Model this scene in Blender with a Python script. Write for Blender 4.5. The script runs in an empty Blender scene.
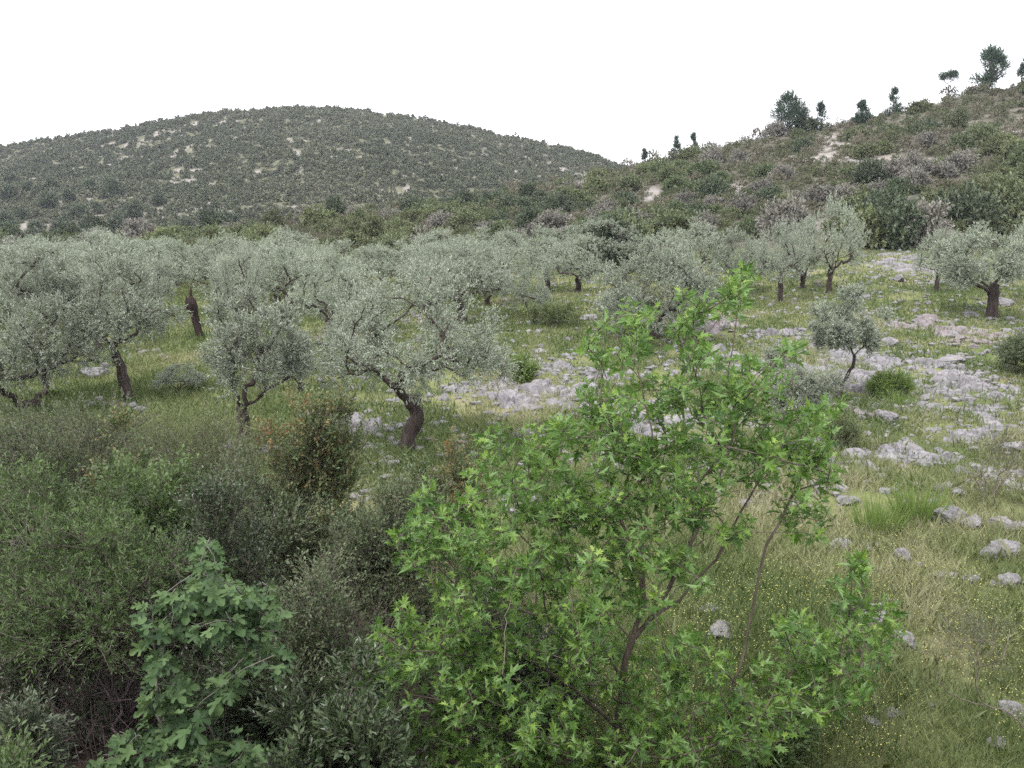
import bpy, math
import numpy as np
from mathutils import Vector

C = bpy.context.scene.collection
R = math.radians
rng = np.random.default_rng(11)

# ------------------------------------------------------------------ camera
F = 1000.0
PITCH = math.atan(174 / 1000.0)
CZ = 7.4
cosP, sinP = math.cos(PITCH), math.sin(PITCH)
cam = bpy.data.cameras.new('camera')
cam.sensor_width = 36
cam.lens = F / 1024 * 36
cam.clip_start = 0.1
cam.clip_end = 6000
camo = bpy.data.objects.new('camera', cam)
C.objects.link(camo)
camo.location = (0, 0, CZ)
camo.rotation_euler = (math.pi / 2 - PITCH, 0, 0)
bpy.context.scene.camera = camo


def T(v):
    return np.tan(np.arctan((384 - np.asarray(v, float)) / F) - PITCH)


def at(u, v, y):
    """world point seen at pixel (u, v) at distance y along the ground axis"""
    zr = y * T(v)
    return np.array([(u - 512) / F * (y * cosP - zr * sinP), y, CZ + zr])


# ------------------------------------------------------------------ noise
def _h(ix, iy, iz, seed):
    with np.errstate(over='ignore'):
        h = (ix.astype(np.int64) * 374761393 + iy.astype(np.int64) * 668265263
             + iz.astype(np.int64) * 2147483647 + seed * 974711) & 0xFFFFFFFF
        h = ((h ^ (h >> 13)) * 1274126177) & 0xFFFFFFFF
        h = ((h ^ (h >> 16)) * 2246822519) & 0xFFFFFFFF
        h = h ^ (h >> 15)
    return (h & 0xFFFFFF) / float(0xFFFFFF)


def vn(x, y, seed=0, z=None):
    x = np.asarray(x, float); y = np.asarray(y, float)
    ix, iy = np.floor(x).astype(np.int64), np.floor(y).astype(np.int64)
    fx, fy = x - ix, y - iy
    sx, sy = fx * fx * (3 - 2 * fx), fy * fy * (3 - 2 * fy)
    if z is None:
        o = np.zeros_like(ix)
        a, b = _h(ix, iy, o, seed), _h(ix + 1, iy, o, seed)
        c, d = _h(ix, iy + 1, o, seed), _h(ix + 1, iy + 1, o, seed)
        return (a + (b - a) * sx) * (1 - sy) + (c + (d - c) * sx) * sy
    iz = np.floor(z).astype(np.int64); fz = z - iz; sz = fz * fz * (3 - 2 * fz)
    r = 0
    for k, wz in ((0, 1 - sz), (1, sz)):
        a, b = _h(ix, iy, iz + k, seed), _h(ix + 1, iy, iz + k, seed)
        c, d = _h(ix, iy + 1, iz + k, seed), _h(ix + 1, iy + 1, iz + k, seed)
        r = r + wz * ((a + (b - a) * sx) * (1 - sy) + (c + (d - c) * sx) * sy)
    return r


def fbm(x, y, seed=0, octv=4, z=None):
    s, a, t = 0, 0.5, 0
    for o in range(octv):
        k = 2.03 ** o
        s = s + a * vn(np.asarray(x) * k + o * 17.3, np.asarray(y) * k - o * 9.1, seed + o, None if z is None else z * k)
        t += a; a *= 0.5
    return s / t


def worley(x, y, seed=0):
    ix, iy = np.floor(x).astype(np.int64), np.floor(y).astype(np.int64)
    o = np.zeros_like(ix)
    f1 = np.full(x.shape, 9.0); f2 = f1.copy(); cid = np.zeros(x.shape)
    for dx in (-1, 0, 1):
        for dy in (-1, 0, 1):
            cx, cy = ix + dx, iy + dy
            px = cx + _h(cx, cy, o, seed); py = cy + _h(cx, cy, o, seed + 5)
            d = np.hypot(x - px, y - py)
            n = d < f1
            f2 = np.where(n, f1, np.minimum(f2, d))
            cid = np.where(n, _h(cx, cy, o, seed + 9), cid)
            f1 = np.where(n, d, f1)
    return f1, f2, cid


def sm(a, b, x):
    t = np.clip((x - a) / (b - a), 0, 1)
    return t * t * (3 - 2 * t)


# ------------------------------------------------------------------ terrain height
NR_U = [-600, -100, 0, 100, 200, 270, 350, 430, 500, 560, 610, 640, 680, 720, 780, 840, 880, 940, 985, 1024, 1100, 1600]
NR_V = [246, 246, 244, 240, 234, 227, 215, 205, 194, 184, 172, 165, 156, 147, 133, 124, 115, 101, 91, 88, 80, 60]
NR_Y = [110, 110, 110, 112, 116, 120, 126, 134, 142, 148, 152, 154, 154, 154, 153, 152, 151, 150, 150, 150, 152, 160]
FR_U = [-900, -200, 0, 100, 170, 230, 300, 360, 420, 480, 540, 580, 612, 700, 800, 1000, 1700]
FR_V = [215, 168, 147, 133, 120, 112, 110, 112, 119, 130, 142, 152, 165, 190, 205, 215, 225]


def H(x, y):
    x = np.asarray(x, float); y = np.asarray(y, float)
    ys = np.maximum(y, 15)
    uu = 512 + F * (x / ys) / 0.97
    near = 0.063 * np.clip(y, -60, 90) + (fbm(x / 7, y / 7, 3, 3) - .5) * 0.7 * sm(8, 16, y) + (fbm(x / 1.6, y / 1.6, 8, 3) - .5) * 0.22 * sm(9, 14, y)
    near = near - sm(620, 430, uu) * .048 * np.clip(y - 38, 0, 60)
    bank = CZ - 1.75 + 0.0 * y
    k = sm(1.0, 9.5, y)
    near = bank * (1 - k) + near * k
    yf = 72 + (vn(x / 9, y * 0 + 3.3, 21) - .5) * 6
    vr = np.interp(uu, NR_U, NR_V); yr = np.interp(uu, NR_U, NR_Y)
    zr = CZ + yr * T(vr)
    zf = 0.063 * yf - sm(620, 430, uu) * .048 * np.clip(yf - 38, 0, 60)
    t = np.clip((y - yf) / (yr - yf), 0, 1)
    g = t * (0.8 + 0.2 * t)
    hill = zf + (zr - zf) * g + (fbm(x / 14, y / 14, 5, 4) - .5) * 3.2 * np.minimum(1, t * 3) * sm(0, .25, 1 - t + .08)
    after = zr - 0.32 * (y - yr)
    vf = np.interp(uu, FR_U, FR_V)
    yF = 470.0
    zF = CZ + yF * T(vf)
    tf = np.clip((y - 215) / (yF - 215), 0, 1)
    valley = CZ - 14
    far = valley + (zF - valley) * (tf * (1.12 - 0.12 * tf)) + (fbm(x / 45, y / 45, 31, 4) - .5) * 9 * np.minimum(1, tf * 4) * sm(0, .3, 1 - tf + .12)
    far = np.where(y > yF, np.maximum(zF - 0.25 * (y - yF), CZ - 25), far)
    z = np.where(y < yf, near, hill)
    z = np.where(y > yr, np.maximum(after, far), z)
    z = np.where(y > 600, np.maximum(far, CZ - 25), z)
    return z


def G(u, v, ymin=8.0):
    """first ground point met by the ray of pixel (u, v)"""
    y = np.concatenate([np.arange(ymin, 90, .05), np.arange(90, 900, .5)])
    zr = y * T(v)
    x = (u - 512) / F * (y * cosP - zr * sinP)
    hit = np.nonzero(H(x, y) >= CZ + zr)[0]
    i = hit[0] if len(hit) else len(y) - 1
    return np.array([x[i], y[i], float(H(x[i], y[i]))])


# ------------------------------------------------------------------ mesh helpers
class MB:
    def __init__(s):
        s.V = []; s.Fs = []; s.t = []; s.n = 0

    def add(s, V, Fc, tint=0.5):
        V = np.asarray(V, np.float32); Fc = np.asarray(Fc, np.int64)
        if len(Fc) == 0: return
        s.V.append(V); s.Fs.append(Fc + s.n)
        s.t.append(np.broadcast_to(np.asarray(tint, np.float32), (len(Fc),)))
        s.n += len(V)

    def mesh(s, name, mat, smooth=False, extra=None):
        V = np.concatenate(s.V)
        me = bpy.data.meshes.new(name)
        me.vertices.add(len(V)); me.vertices.foreach_set('co', V.ravel())
        loops = np.concatenate([f.ravel() for f in s.Fs]).astype(np.int32)
        cnt = np.concatenate([np.full(len(f), f.shape[1]) for f in s.Fs])
        st = np.concatenate([[0], np.cumsum(cnt)[:-1]]).astype(np.int32)
        me.loops.add(len(loops)); me.loops.foreach_set('vertex_index', loops)
        me.polygons.add(len(cnt)); me.polygons.foreach_set('loop_start', st)
        me.polygons.foreach_set('use_smooth', np.full(len(cnt), smooth))
        a = me.attributes.new('tint', 'FLOAT', 'FACE'); a.data.foreach_set('value', np.concatenate(s.t))
        for k, arr in (extra or {}).items():
            a = me.attributes.new(k, 'FLOAT', 'POINT'); a.data.foreach_set('value', np.asarray(arr, np.float32))
        me.update(calc_edges=True)
        if mat: me.materials.append(mat)
        return me


def obj(name, me, parent=None, loc=None, mat=None):
    o = bpy.data.objects.new(name, me); C.objects.link(o)
    if parent: o.parent = parent
    if loc is not None: o.location = [float(q) for q in loc]
    if mat:
        o.material_slots[0].link = 'OBJECT'; o.material_slots[0].material = mat
    return o


def tag(o, label=None, cat=None, group=None, kind=None):
    if label: o['label'] = label
    if cat: o['category'] = cat
    if group: o['group'] = group
    if kind: o['kind'] = kind
    return o


def thing(name, label, cat, loc, group=None):
    o = bpy.data.objects.new(name, None); C.objects.link(o)
    o.empty_display_size = .3
    o.location = [float(q) for q in loc]
    return tag(o, label, cat, group)


def dup(root, loc, rotz, scale, label, group=None):
    r = root.copy(); C.objects.link(r)
    r.location = [float(q) for q in loc]; r.rotation_euler = (0, 0, rotz); r.scale = scale
    r['label'] = label
    if group: r['group'] = group
    for ch in root.children:
        c = ch.copy(); C.objects.link(c); c.parent = r
    return r


def nrm(a):
    return a / np.maximum(np.linalg.norm(a, axis=-1, keepdims=True), 1e-9)


Z = np.array([0, 0, 1.0])


def place(P, D, N, S, tV, tF):
    """copies of a small template (x across, y along, z normal) -> verts, faces"""
    D = nrm(D); side = nrm(np.cross(D, N)); N2 = np.cross(side, D)
    S = np.asarray(S)[:, None, None]
    V = P[:, None] + S * (tV[None, :, 0:1] * side[:, None] + tV[None, :, 1:2] * D[:, None] + tV[None, :, 2:3] * N2[:, None])
    n, k = len(P), len(tV)
    Fc = (tF[None] + (np.arange(n) * k)[:, None, None]).reshape(-1, tF.shape[1])
    return V.reshape(-1, 3), Fc


def kite(w, bend=0.08, c=.45):
    return np.array([(0, 0, 0), (w / 2, c, bend), (0, 1, 0), (-w / 2, c, bend)]), np.array([[0, 1, 2, 3]])


def fan(right, cz=.06, edge=None):
    """symmetric lobed leaf from its right-hand outline; fan around the middle vein"""
    r = [(x, y, 0.0) for x, y in right]
    l = [(-x, y, 0.0) for x, y in right[1:-1]][::-1]
    pts = np.array(r + l)
    pts[:, 2] = -0.40 * (pts[:, 1] - .3) ** 2 + 0.30 * np.abs(pts[:, 0])
    V = np.vstack([[(0, .3, -cz)], pts])
    n = len(pts)
    return V, np.array([[0, 1 + i, 1 + (i + 1) % n] for i in range(n)])


PLANE_LEAF = fan([(0, 0), (.30, -.10), (.16, .16), (.52, .48), (.38, .44), (.17, .42), (.26, .78), (.10, .70), (0, 1.12)])
FIG_LEAF = fan([(0, 0), (.20, -.10), (.42, .0), (.40, .16), (.25, .28), (.54, .55), (.46, .70), (.20, .52), (.15, .56), (.24, .86), (.12, 1.02), (0, 1.06)])


def clumps(Cn, Rd, cc, ns, nl, sl, ll, r, up=.4, out=.6, rad=.8, jit=.5, spread=.9, droop=0., flat=.6):
    """leafy shoots filling clumps (centre, radius); returns leaf P, D, N, S, tint and shoots (o, tip)"""
    n = len(Cn); idx = np.repeat(np.arange(n), ns); N = len(idx)
    d = nrm(r.normal(size=(N, 3)))
    Rd = np.asarray(Rd)
    Rr = Rd[idx] if Rd.ndim == 2 else Rd[idx][:, None]
    o = Cn[idx] + d * Rr * (.95 * r.random((N, 1)) ** .5)
    outd = nrm(o - cc)
    sd = nrm(d * rad + outd * out + Z * up + r.normal(size=(N, 3)) * jit)
    L = (sl * (.55 + .8 * r.random(N)))[:, None]
    t = np.linspace(.12, 1, nl)[None, :, None]
    P = o[:, None] + sd[:, None] * L[:, None] * t - Z * (droop * L[:, None] * t ** 2)
    P = P + r.normal(size=P.shape) * .01
    M = N * nl
    perp = nrm(np.cross(np.repeat(sd, nl, 0), r.normal(size=(M, 3))))
    D = nrm(np.repeat(sd, nl, 0) + perp * (spread * (.5 + r.random((M, 1)))) - Z * droop * .5)
    Nn = nrm(r.normal(size=(M, 3)) * .5 + Z * flat + np.repeat(outd, nl, 0) * .3)
    S = ll * (.65 + .6 * r.random(M))
    tc = r.random(n)
    tint = np.clip(.45 * np.repeat(r.random(N), nl) + .3 * r.random(M) + .25 * np.repeat(tc[idx], nl), 0, 1)
    return P.reshape(-1, 3), D, Nn, S, tint, o, o + sd * L - Z * droop * L


def prisms(mb, a, b, ra, rb):
    """thin three-sided twigs a->b"""
    d = nrm(b - a); s1 = nrm(np.cross(d, np.array([.3, .5, .8]))); s2 = np.cross(d, s1)
    n = len(a); V = np.zeros((n, 6, 3))
    for k in range(3):
        w = s1 * math.cos(k * 2.0944) + s2 * math.sin(k * 2.0944)
        V[:, k] = a + w * ra; V[:, 3 + k] = b + w * rb
    tF = np.array([[0, 1, 4, 3], [1, 2, 5, 4], [2, 0, 3, 5]])
    mb.add(V.reshape(-1, 3), (tF[None] + (np.arange(n) * 6)[:, None, None]).reshape(-1, 4))


def tube(mb, pts, rad, sides=6, lump=0.):
    pts = np.asarray(pts, float); K = len(pts)
    tg = nrm(np.gradient(pts, axis=0))
    ref = np.array([.37, .81, .2]) if abs(tg[0, 2]) > .7 else Z
    s1 = nrm(np.cross(tg, ref)); s2 = np.cross(tg, s1)
    a = np.arange(sides) * 2 * math.pi / sides
    rr = np.asarray(rad)[:, None] * np.ones((1, sides))
    if lump:
        ang = np.cos(a)[None] * 1.6 + 0 * rr; an2 = np.sin(a)[None] * 1.6 + 0 * rr
        ln = np.cumsum(np.concatenate([[0], np.linalg.norm(np.diff(pts, axis=0), axis=1)]))[:, None] + 0 * rr
        rr = rr * (1 + lump * 2 * (fbm(ang, an2, 3, 3, z=ln * 2.2) - .5))
    V = pts[:, None] + rr[:, :, None] * (np.cos(a)[None, :, None] * s1[:, None] + np.sin(a)[None, :, None] * s2[:, None])
    i = np.arange(K - 1)[:, None] * sides; j = np.arange(sides)[None]; j2 = (j + 1) % sides
    Fc = np.stack([i + j, i + j2, i + sides + j2, i + sides + j], -1).reshape(-1, 4)
    mb.add(V.reshape(-1, 3), Fc)
    cap = np.concatenate([V[-1], [pts[-1] + tg[-1] * rad[-1] * .6]])
    mb.add(cap, [[k, (k + 1) % sides, sides] for k in range(sides)])


def grow(mb, starts, targets, r, step=.25, jit=.04, rtip=.006, power=.5, rmax=9., sides=6, lump=.25, rise=.35, pen=.5):
    """branch skeleton: start polylines, then each target joins the nearest fitting node; radii from what a branch carries"""
    tot = sum(len(s) for s in starts) + len(targets) * 60
    P = np.zeros((tot, 3)); par = np.full(tot, -1); dirs = np.zeros((tot, 3)); n = 0
    for pl in starts:
        pl = np.asarray(pl, float)
        p0 = -1
        if n:
            dd = np.linalg.norm(P[:n] - pl[0], axis=1)
            if dd.min() < .03: p0 = int(dd.argmin()); pl = pl[1:]
        for q in pl:
            P[n] = q; par[n] = p0
            dirs[n] = nrm(q - P[p0]) if p0 >= 0 else Z
            p0 = n; n += 1
    root = P[0].copy()
    order = np.argsort(np.linalg.norm(targets - root, axis=1))
    for ti in order:
        t = targets[ti]
        v = t - P[:n]; d = np.linalg.norm(v, axis=1)
        cosv = np.sum(v * dirs[:n], axis=1) / np.maximum(d, 1e-6)
        c = d * (1 + pen * (1 - cosv))
        b = int(c.argmin()); D = d[b]
        k = max(1, int(math.ceil(D / step)))
        k = min(k, 55)
        if n + k >= tot: break
        ctrl = P[b] + (dirs[b] * .6 + Z * rise * .5) * D * .45
        p0 = b
        for q in range(1, k + 1):
            s = q / k
            x = P[b] * (1 - s) ** 2 + ctrl * 2 * s * (1 - s) + t * s * s
            if q < k: x = x + r.normal(size=3) * jit * min(1, D)
            P[n] = x; par[n] = p0; dirs[n] = nrm(x - P[p0]); p0 = n; n += 1
    cnt = np.zeros(n); haskid = np.zeros(n, bool)
    haskid[par[:n][par[:n] >= 0]] = True
    cnt[~haskid] = 1
    for i in range(n - 1, -1, -1):
        if par[i] >= 0: cnt[par[i]] += cnt[i]
    rad = np.minimum(rtip * cnt ** power, rmax)
    kids = [[] for _ in range(n)]
    for i in range(n):
        if par[i] >= 0: kids[par[i]].append(i)
    heads = [i for i in range(n) if par[i] < 0]
    stack = [(h, -1) for h in heads]
    while stack:
        i, p = stack.pop()
        ch = [p] if p >= 0 else []
        while True:
            ch.append(i)
            if not kids[i]: break
            ks = sorted(kids[i], key=lambda q: -cnt[q])
            for q in ks[1:]: stack.append((q, i))
            i = ks[0]
        if len(ch) < 2: continue
        rr = rad[ch].copy()
        if p >= 0: rr[0] = rr[1]
        big = rr.max() > .05
        tube(mb, P[ch], rr, sides if not big else 11, lump if big else 0)
    return P[:n], rad


# ------------------------------------------------------------------ materials
def mat_new(name):
    m = bpy.data.materials.new(name); m.use_nodes = True
    nt = m.node_tree; nt.nodes.clear()
    return m, nt, nt.nodes.new('ShaderNodeOutputMaterial')


def ramp(nt, cols, src):
    n = nt.nodes.new('ShaderNodeValToRGB')
    e = n.color_ramp.elements
    while len(e) < len(cols): e.new(.5)
    for i, c in enumerate(cols):
        p, c = c if isinstance(c[1], tuple) else (i / max(1, len(cols) - 1), c)
        e[i].position = p; e[i].color = (*c, 1)
    nt.links.new(src, n.inputs[0])
    return n.outputs[0]


def mixc(nt, f, a, b, mode='MIX'):
    n = nt.nodes.new('ShaderNodeMix'); n.data_type = 'RGBA'; n.blend_type = mode
    for s, v in ((n.inputs[0], f), (n.inputs[6], a), (n.inputs[7], b)):
        if isinstance(v, (int, float)): s.default_value = v
        elif isinstance(v, tuple): s.default_value = (*v, 1)
        else: nt.links.new(v, s)
    return n.outputs[2]


def noise(nt, scale, detail=4, vec=None, rough=.55):
    n = nt.nodes.new('ShaderNodeTexNoise'); n.inputs['Scale'].default_value = scale
    n.inputs['Detail'].default_value = detail; n.inputs['Roughness'].default_value = rough
    if vec is not None: nt.links.new(vec, n.inputs['Vector'])
    return n.outputs[0]


def attr(nt, name):
    n = nt.nodes.new('ShaderNodeAttribute'); n.attribute_name = name
    return n.outputs['Fac']


def leaf_mat(name, cols, under=None, rough=.5, trans=.28, vary=.25, spec=.35):
    m, nt, out = mat_new(name)
    col = ramp(nt, cols, attr(nt, 'tint'))
    oi = nt.nodes.new('ShaderNodeObjectInfo')
    hs = nt.nodes.new('ShaderNodeHueSaturation')
    mr = nt.nodes.new('ShaderNodeMapRange'); mr.inputs[3].default_value = 1 - vary; mr.inputs[4].default_value = 1 + vary
    nt.links.new(oi.outputs['Random'], mr.inputs[0]); nt.links.new(mr.outputs[0], hs.inputs['Value'])
    nt.links.new(col, hs.inputs['Color']); col = hs.outputs[0]
    top = col
    if under:
        ge = nt.nodes.new('ShaderNodeNewGeometry')
        col = mixc(nt, ge.outputs['Backfacing'], col, under)
    p = nt.nodes.new('ShaderNodeBsdfPrincipled')
    p.inputs['Roughness'].default_value = rough; p.inputs['Specular IOR Level'].default_value = spec
    nt.links.new(col, p.inputs['Base Color'])
    tr = nt.nodes.new('ShaderNodeBsdfTranslucent')
    nt.links.new(mixc(nt, .6, top, (1.0, 1.1, .35), 'MULTIPLY'), tr.inputs[0])
    mx = nt.nodes.new('ShaderNodeMixShader'); mx.inputs[0].default_value = trans
    nt.links.new(p.outputs[0], mx.inputs[1]); nt.links.new(tr.outputs[0], mx.inputs[2])
    nt.links.new(mx.outputs[0], out.inputs[0])
    return m


def bark_mat(name, a, b, scale=9.):
    m, nt, out = mat_new(name)
    tc = nt.nodes.new('ShaderNodeTexCoord')
    mp = nt.nodes.new('ShaderNodeMapping'); mp.inputs['Scale'].default_value = (1, 1, .25)
    nt.links.new(tc.outputs['Object'], mp.inputs[0])
    n = noise(nt, scale, 6, mp.outputs[0], .65)
    col = ramp(nt, [(.3, a), (.7, b)], n)
    p = nt.nodes.new('ShaderNodeBsdfPrincipled'); p.inputs['Roughness'].default_value = .9
    p.inputs['Specular IOR Level'].default_value = .15
    nt.links.new(col, p.inputs['Base Color'])
    bp = nt.nodes.new('ShaderNodeBump'); bp.inputs['Strength'].default_value = .8; bp.inputs['Distance'].default_value = .03
    nt.links.new(n, bp.inputs['Height']); nt.links.new(bp.outputs[0], p.inputs['Normal'])
    nt.links.new(p.outputs[0], out.inputs[0])
    return m


def rock_mat(name, cols, stain):
    m, nt, out = mat_new(name)
    tc = nt.nodes.new('ShaderNodeTexCoord'); oi = nt.nodes.new('ShaderNodeObjectInfo')
    ad = nt.nodes.new('ShaderNodeVectorMath'); ad.operation = 'ADD'
    nt.links.new(tc.outputs['Object'], ad.inputs[0]); nt.links.new(oi.outputs['Location'], ad.inputs[1])
    v = ad.outputs[0]
    n1 = noise(nt, 2.2, 8, v, .65); n2 = noise(nt, 11, 5, v, .6); n3 = noise(nt, 1.1, 3, v)
    col = ramp(nt, [(.3, cols[0]), (.5, cols[1]), (.72, cols[2])], n1)
    st = ramp(nt, [(.52, (0, 0, 0)), (.66, (1, 1, 1))], n2)
    col = mixc(nt, st, col, stain)
    wr = ramp(nt, [(.55, (0, 0, 0)), (.75, (.5, .5, .5))], n3)
    col = mixc(nt, wr, col, (.27, .235, .21))
    p = nt.nodes.new('ShaderNodeBsdfPrincipled'); p.inputs['Roughness'].default_value = .92
    p.inputs['Specular IOR Level'].default_value = .15
    nt.links.new(col, p.inputs['Base Color'])
    bp = nt.nodes.new('ShaderNodeBump'); bp.inputs['Strength'].default_value = .9; bp.inputs['Distance'].default_value = .05
    nt.links.new(n1, bp.inputs['Height'])
    b2 = nt.nodes.new('ShaderNodeBump'); b2.inputs['Strength'].default_value = .6; b2.inputs['Distance'].default_value = .015
    nt.links.new(n2, b2.inputs['Height']); nt.links.new(bp.outputs[0], b2.inputs['Normal'])
    nt.links.new(b2.outputs[0], p.inputs['Normal'])
    nt.links.new(p.outputs[0], out.inputs[0])
    return m


OLIVE = leaf_mat('olive_leaves', [(.13, .16, .115), (.215, .25, .188), (.32, .355, .285)], under=(.37, .395, .33), rough=.6, trans=.14, vary=.14)
PLANE = leaf_mat('plane_leaves', [(0.035, 0.079, 0.020), (0.079, 0.158, 0.033), (0.163, 0.265, 0.052), (0.316, 0.419, 0.102)], under=(.15, .25, .08), rough=.42, trans=.30, vary=.05)
FIG = leaf_mat('fig_leaves', [(.032, .066, .024), (.056, .104, .036), (.105, .168, .06)], under=(.13, .18, .08), rough=.7, trans=.25, vary=.05)
L_GREY = leaf_mat('grey_green_leaves', [(0.059, 0.084, 0.040), (0.101, 0.130, 0.066), (0.164, 0.202, 0.109)], rough=.5, trans=.22, vary=.12)
L_FEATH = leaf_mat('feathery_leaves', [(0.090, 0.119, 0.049), (0.139, 0.174, 0.078), (0.205, 0.246, 0.115)], rough=.5, trans=.3, vary=.12)
L_GREEN = leaf_mat('bright_green_leaves', [(0.046, 0.080, 0.029), (0.084, 0.130, 0.046), (0.136, 0.192, 0.076)], rough=.5, trans=.3, vary=.12)
L_DARK = leaf_mat('dark_glossy_leaves', [(0.026, 0.045, 0.019), (0.049, 0.075, 0.032), (0.086, 0.116, 0.056)], rough=.38, trans=.18, vary=.12, spec=.5)  # also used where shade is put into the leaf colour
L_RUST = leaf_mat('rusty_leaves', [(0.0, (.06, .095, .04)), (.45, (.10, .145, .06)), (.62, (.16, .17, .075)), (.76, (.20, .15, .06)), (.92, (.24, .115, .05))], rough=.5, trans=.25, vary=.05)
L_PURP = leaf_mat('dry_purplish_leaves', [(.135, .13, .115), (.19, .18, .16), (.26, .245, .22)], rough=.7, trans=.12, vary=.2)
L_HILL = leaf_mat('maquis_leaves', [(.075, .095, .05), (.118, .14, .072), (.17, .192, .10)], rough=.55, trans=.15, vary=.25)
L_BRIGHT = leaf_mat('broom_leaves', [(.09, .112, .055), (.135, .158, .078), (.19, .212, .11)], rough=.55, trans=.2, vary=.2)
L_OAK = leaf_mat('evergreen_oak_leaves', [(.042, .06, .036), (.07, .093, .053), (.115, .14, .083)], rough=.45, trans=.1, vary=.2)
L_PINE = leaf_mat('pine_needles', [(.028, .055, .035), (.045, .08, .048), (.07, .11, .065)], rough=.5, trans=.1, vary=.15)
L_FAR = leaf_mat('far_scrub_leaves', [(.07, .084, .05), (.108, .123, .074), (.165, .165, .115)], rough=.6, trans=.1, vary=.1)
BARK_O = bark_mat('olive_bark', (.018, .014, .013), (.08, .062, .055))
BARK_P = bark_mat('plane_bark', (.06, .048, .04), (.16, .13, .105))
BARK_F = bark_mat('fig_bark', (.11, .10, .09), (.22, .20, .18))
BARK_S = bark_mat('shrub_bark', (.075, .058, .054), (.19, .15, .14))
BARK_G = bark_mat('dry_twig_bark', (.16, .13, .12), (.33, .29, .27))
GCL = leaf_mat('lush_grass', [(.10, .17, .045), (.15, .22, .06), (.21, .27, .09)], rough=.5, trans=.35, vary=0.)
BARK_SHADED = bark_mat('shaded_twig_bark', (.035, .026, .026), (.10, .075, .075))  # twig bark darkened: the hollow's shade is put into its colour
BARK_B = bark_mat('charred_bark', (.010, .008, .008), (.042, .026, .022))
ROCK = rock_mat('limestone', ((.12, .114, .119), (.195, .187, .194), (.285, .276, .281)), (.085, .08, .083))
ROCK_R = rock_mat('reddish_stone', ((.13, .108, .11), (.20, .178, .182), (.29, .268, .27)), (.12, .09, .09))

# ------------------------------------------------------------------ ground sheet
OUTCROPS = [  # u, v, half width px, half height px, label
    (555, 385, 62, 24, 'broad pale limestone outcrop in the middle field left of the plane tree top'),
    (655, 425, 60, 24, 'pale limestone outcrop seen through the bright plane tree leaves'),
    (865, 378, 80, 24, 'pale limestone pavement around the foot of the leaning olive sapling'),
    (988, 398, 60, 24, 'large pale limestone outcrop at the right edge above the bright reeds'),
    (920, 455, 50, 20, 'lumpy limestone outcrop just above the two bright grass clumps'),
    (1000, 480, 32, 13, 'low limestone outcrop at the right edge behind the wispy grey shrub'),
    (905, 268, 42, 9, 'far flat limestone shelf left of the slim olive under the dark thicket'),
    (690, 325, 44, 7, 'low reddish grey rock shelf behind the tip of the plane tree'),
    (345, 422, 40, 10, 'small pale rock shelf left of the big gnarled olive trunk'),
    (960, 330, 55, 8, 'thin rock shelf under the stone heap near the right edge'),
    (948, 368, 50, 9, 'flat grey rock sheet under the long stone heap on the right'),
    (800, 452, 30, 12, 'broken grey rock sheet touching the right side of the plane tree crown'),
    (968, 436, 40, 9, 'low grey rock band between the two large right outcrops'),
    (735, 362, 55, 9, 'broken grey rock band behind the upper right plane twigs'),
    (790, 335, 60, 8, 'flat rocky shelf left of the olive sapling crown'),
]
OC = []
for (u, v, hu, hv, lab) in OUTCROPS:
    c = G(u, v)
    dep = c[1] * cosP - (c[2] - CZ) * sinP
    rx = hu / F * dep
    ry = max(abs(G(u, v - hv)[1] - c[1]), abs(G(u, v + hv)[1] - c[1]))
    OC.append((c[0], c[1], rx, min(ry, 9), lab))


def oc_mask(x, y):
    m = np.zeros(np.shape(x))
    for i, (cx, cy, rx, ry, lab) in enumerate(OC):
        d = np.hypot((x - cx) / rx, (y - cy) / ry)
        e = 1.15 - d + (fbm(x / 1.3, y / 1.3, 40 + i, 4) - .5) * 3.2 + .25
        m = np.maximum(m, np.where(d < 2.3, e, 0))
    return m


def pale_mask(x, y):
    """where bare pale soil and rock shows between the scrub on the hills"""
    far = y > 190
    w = np.where(far, fbm(x / 2.3 + 5, y / 5, 78, 2) - .03, fbm(x / 5 + 5, y / 9, 77, 3))
    return sm(.61, .72, w + (fbm(x / 60, y / 60, 79, 2) - .5) * .16)


yrow = np.concatenate([np.arange(-60, 0, 6), np.arange(0, 80, .4), np.arange(80, 165, .8), np.arange(165, 500, 3), np.arange(500, 1501, 50)])
scol = np.sign(np.linspace(-1, 1, 521)) * np.abs(np.linspace(-1, 1, 521)) ** 1.15 * 1.05
Y, S_ = np.meshgrid(yrow, scol, indexing='ij')
X = S_ * np.maximum(Y, 26)
ZZ = H(X, Y)
nr, nc = X.shape
i = (np.arange(nr - 1)[:, None] * nc + np.arange(nc - 1)[None]).ravel()
mb = MB()
mb.add(np.stack([X, Y, ZZ], -1).reshape(-1, 3), np.stack([i, i + 1, i + nc + 1, i + nc], -1))
gm, nt, out = mat_new('ground')
tc = nt.nodes.new('ShaderNodeTexCoord'); ov = tc.outputs['Object']
field = ramp(nt, [(.32, (.085, .115, .04)), (.5, (.145, .165, .065)), (.66, (.20, .19, .10)), (.8, (.24, .205, .15))], noise(nt, .35, 7, ov, .62))
field = mixc(nt, ramp(nt, [(.45, (0, 0, 0)), (.7, (.7, .7, .7))], noise(nt, 3., 5, ov)), field, (.075, .07, .045))
hillc = ramp(nt, [(.35, (.062, .062, .044)), (.55, (.11, .102, .08)), (.75, (.18, .165, .145))], noise(nt, .25, 8, ov, .65))
farc = ramp(nt, [(.35, (.075, .08, .05)), (.6, (.125, .125, .08)), (.75, (.17, .155, .12))], noise(nt, .12, 8, ov, .7))
hillc = mixc(nt, attr(nt, 'far'), hillc, farc)
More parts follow.
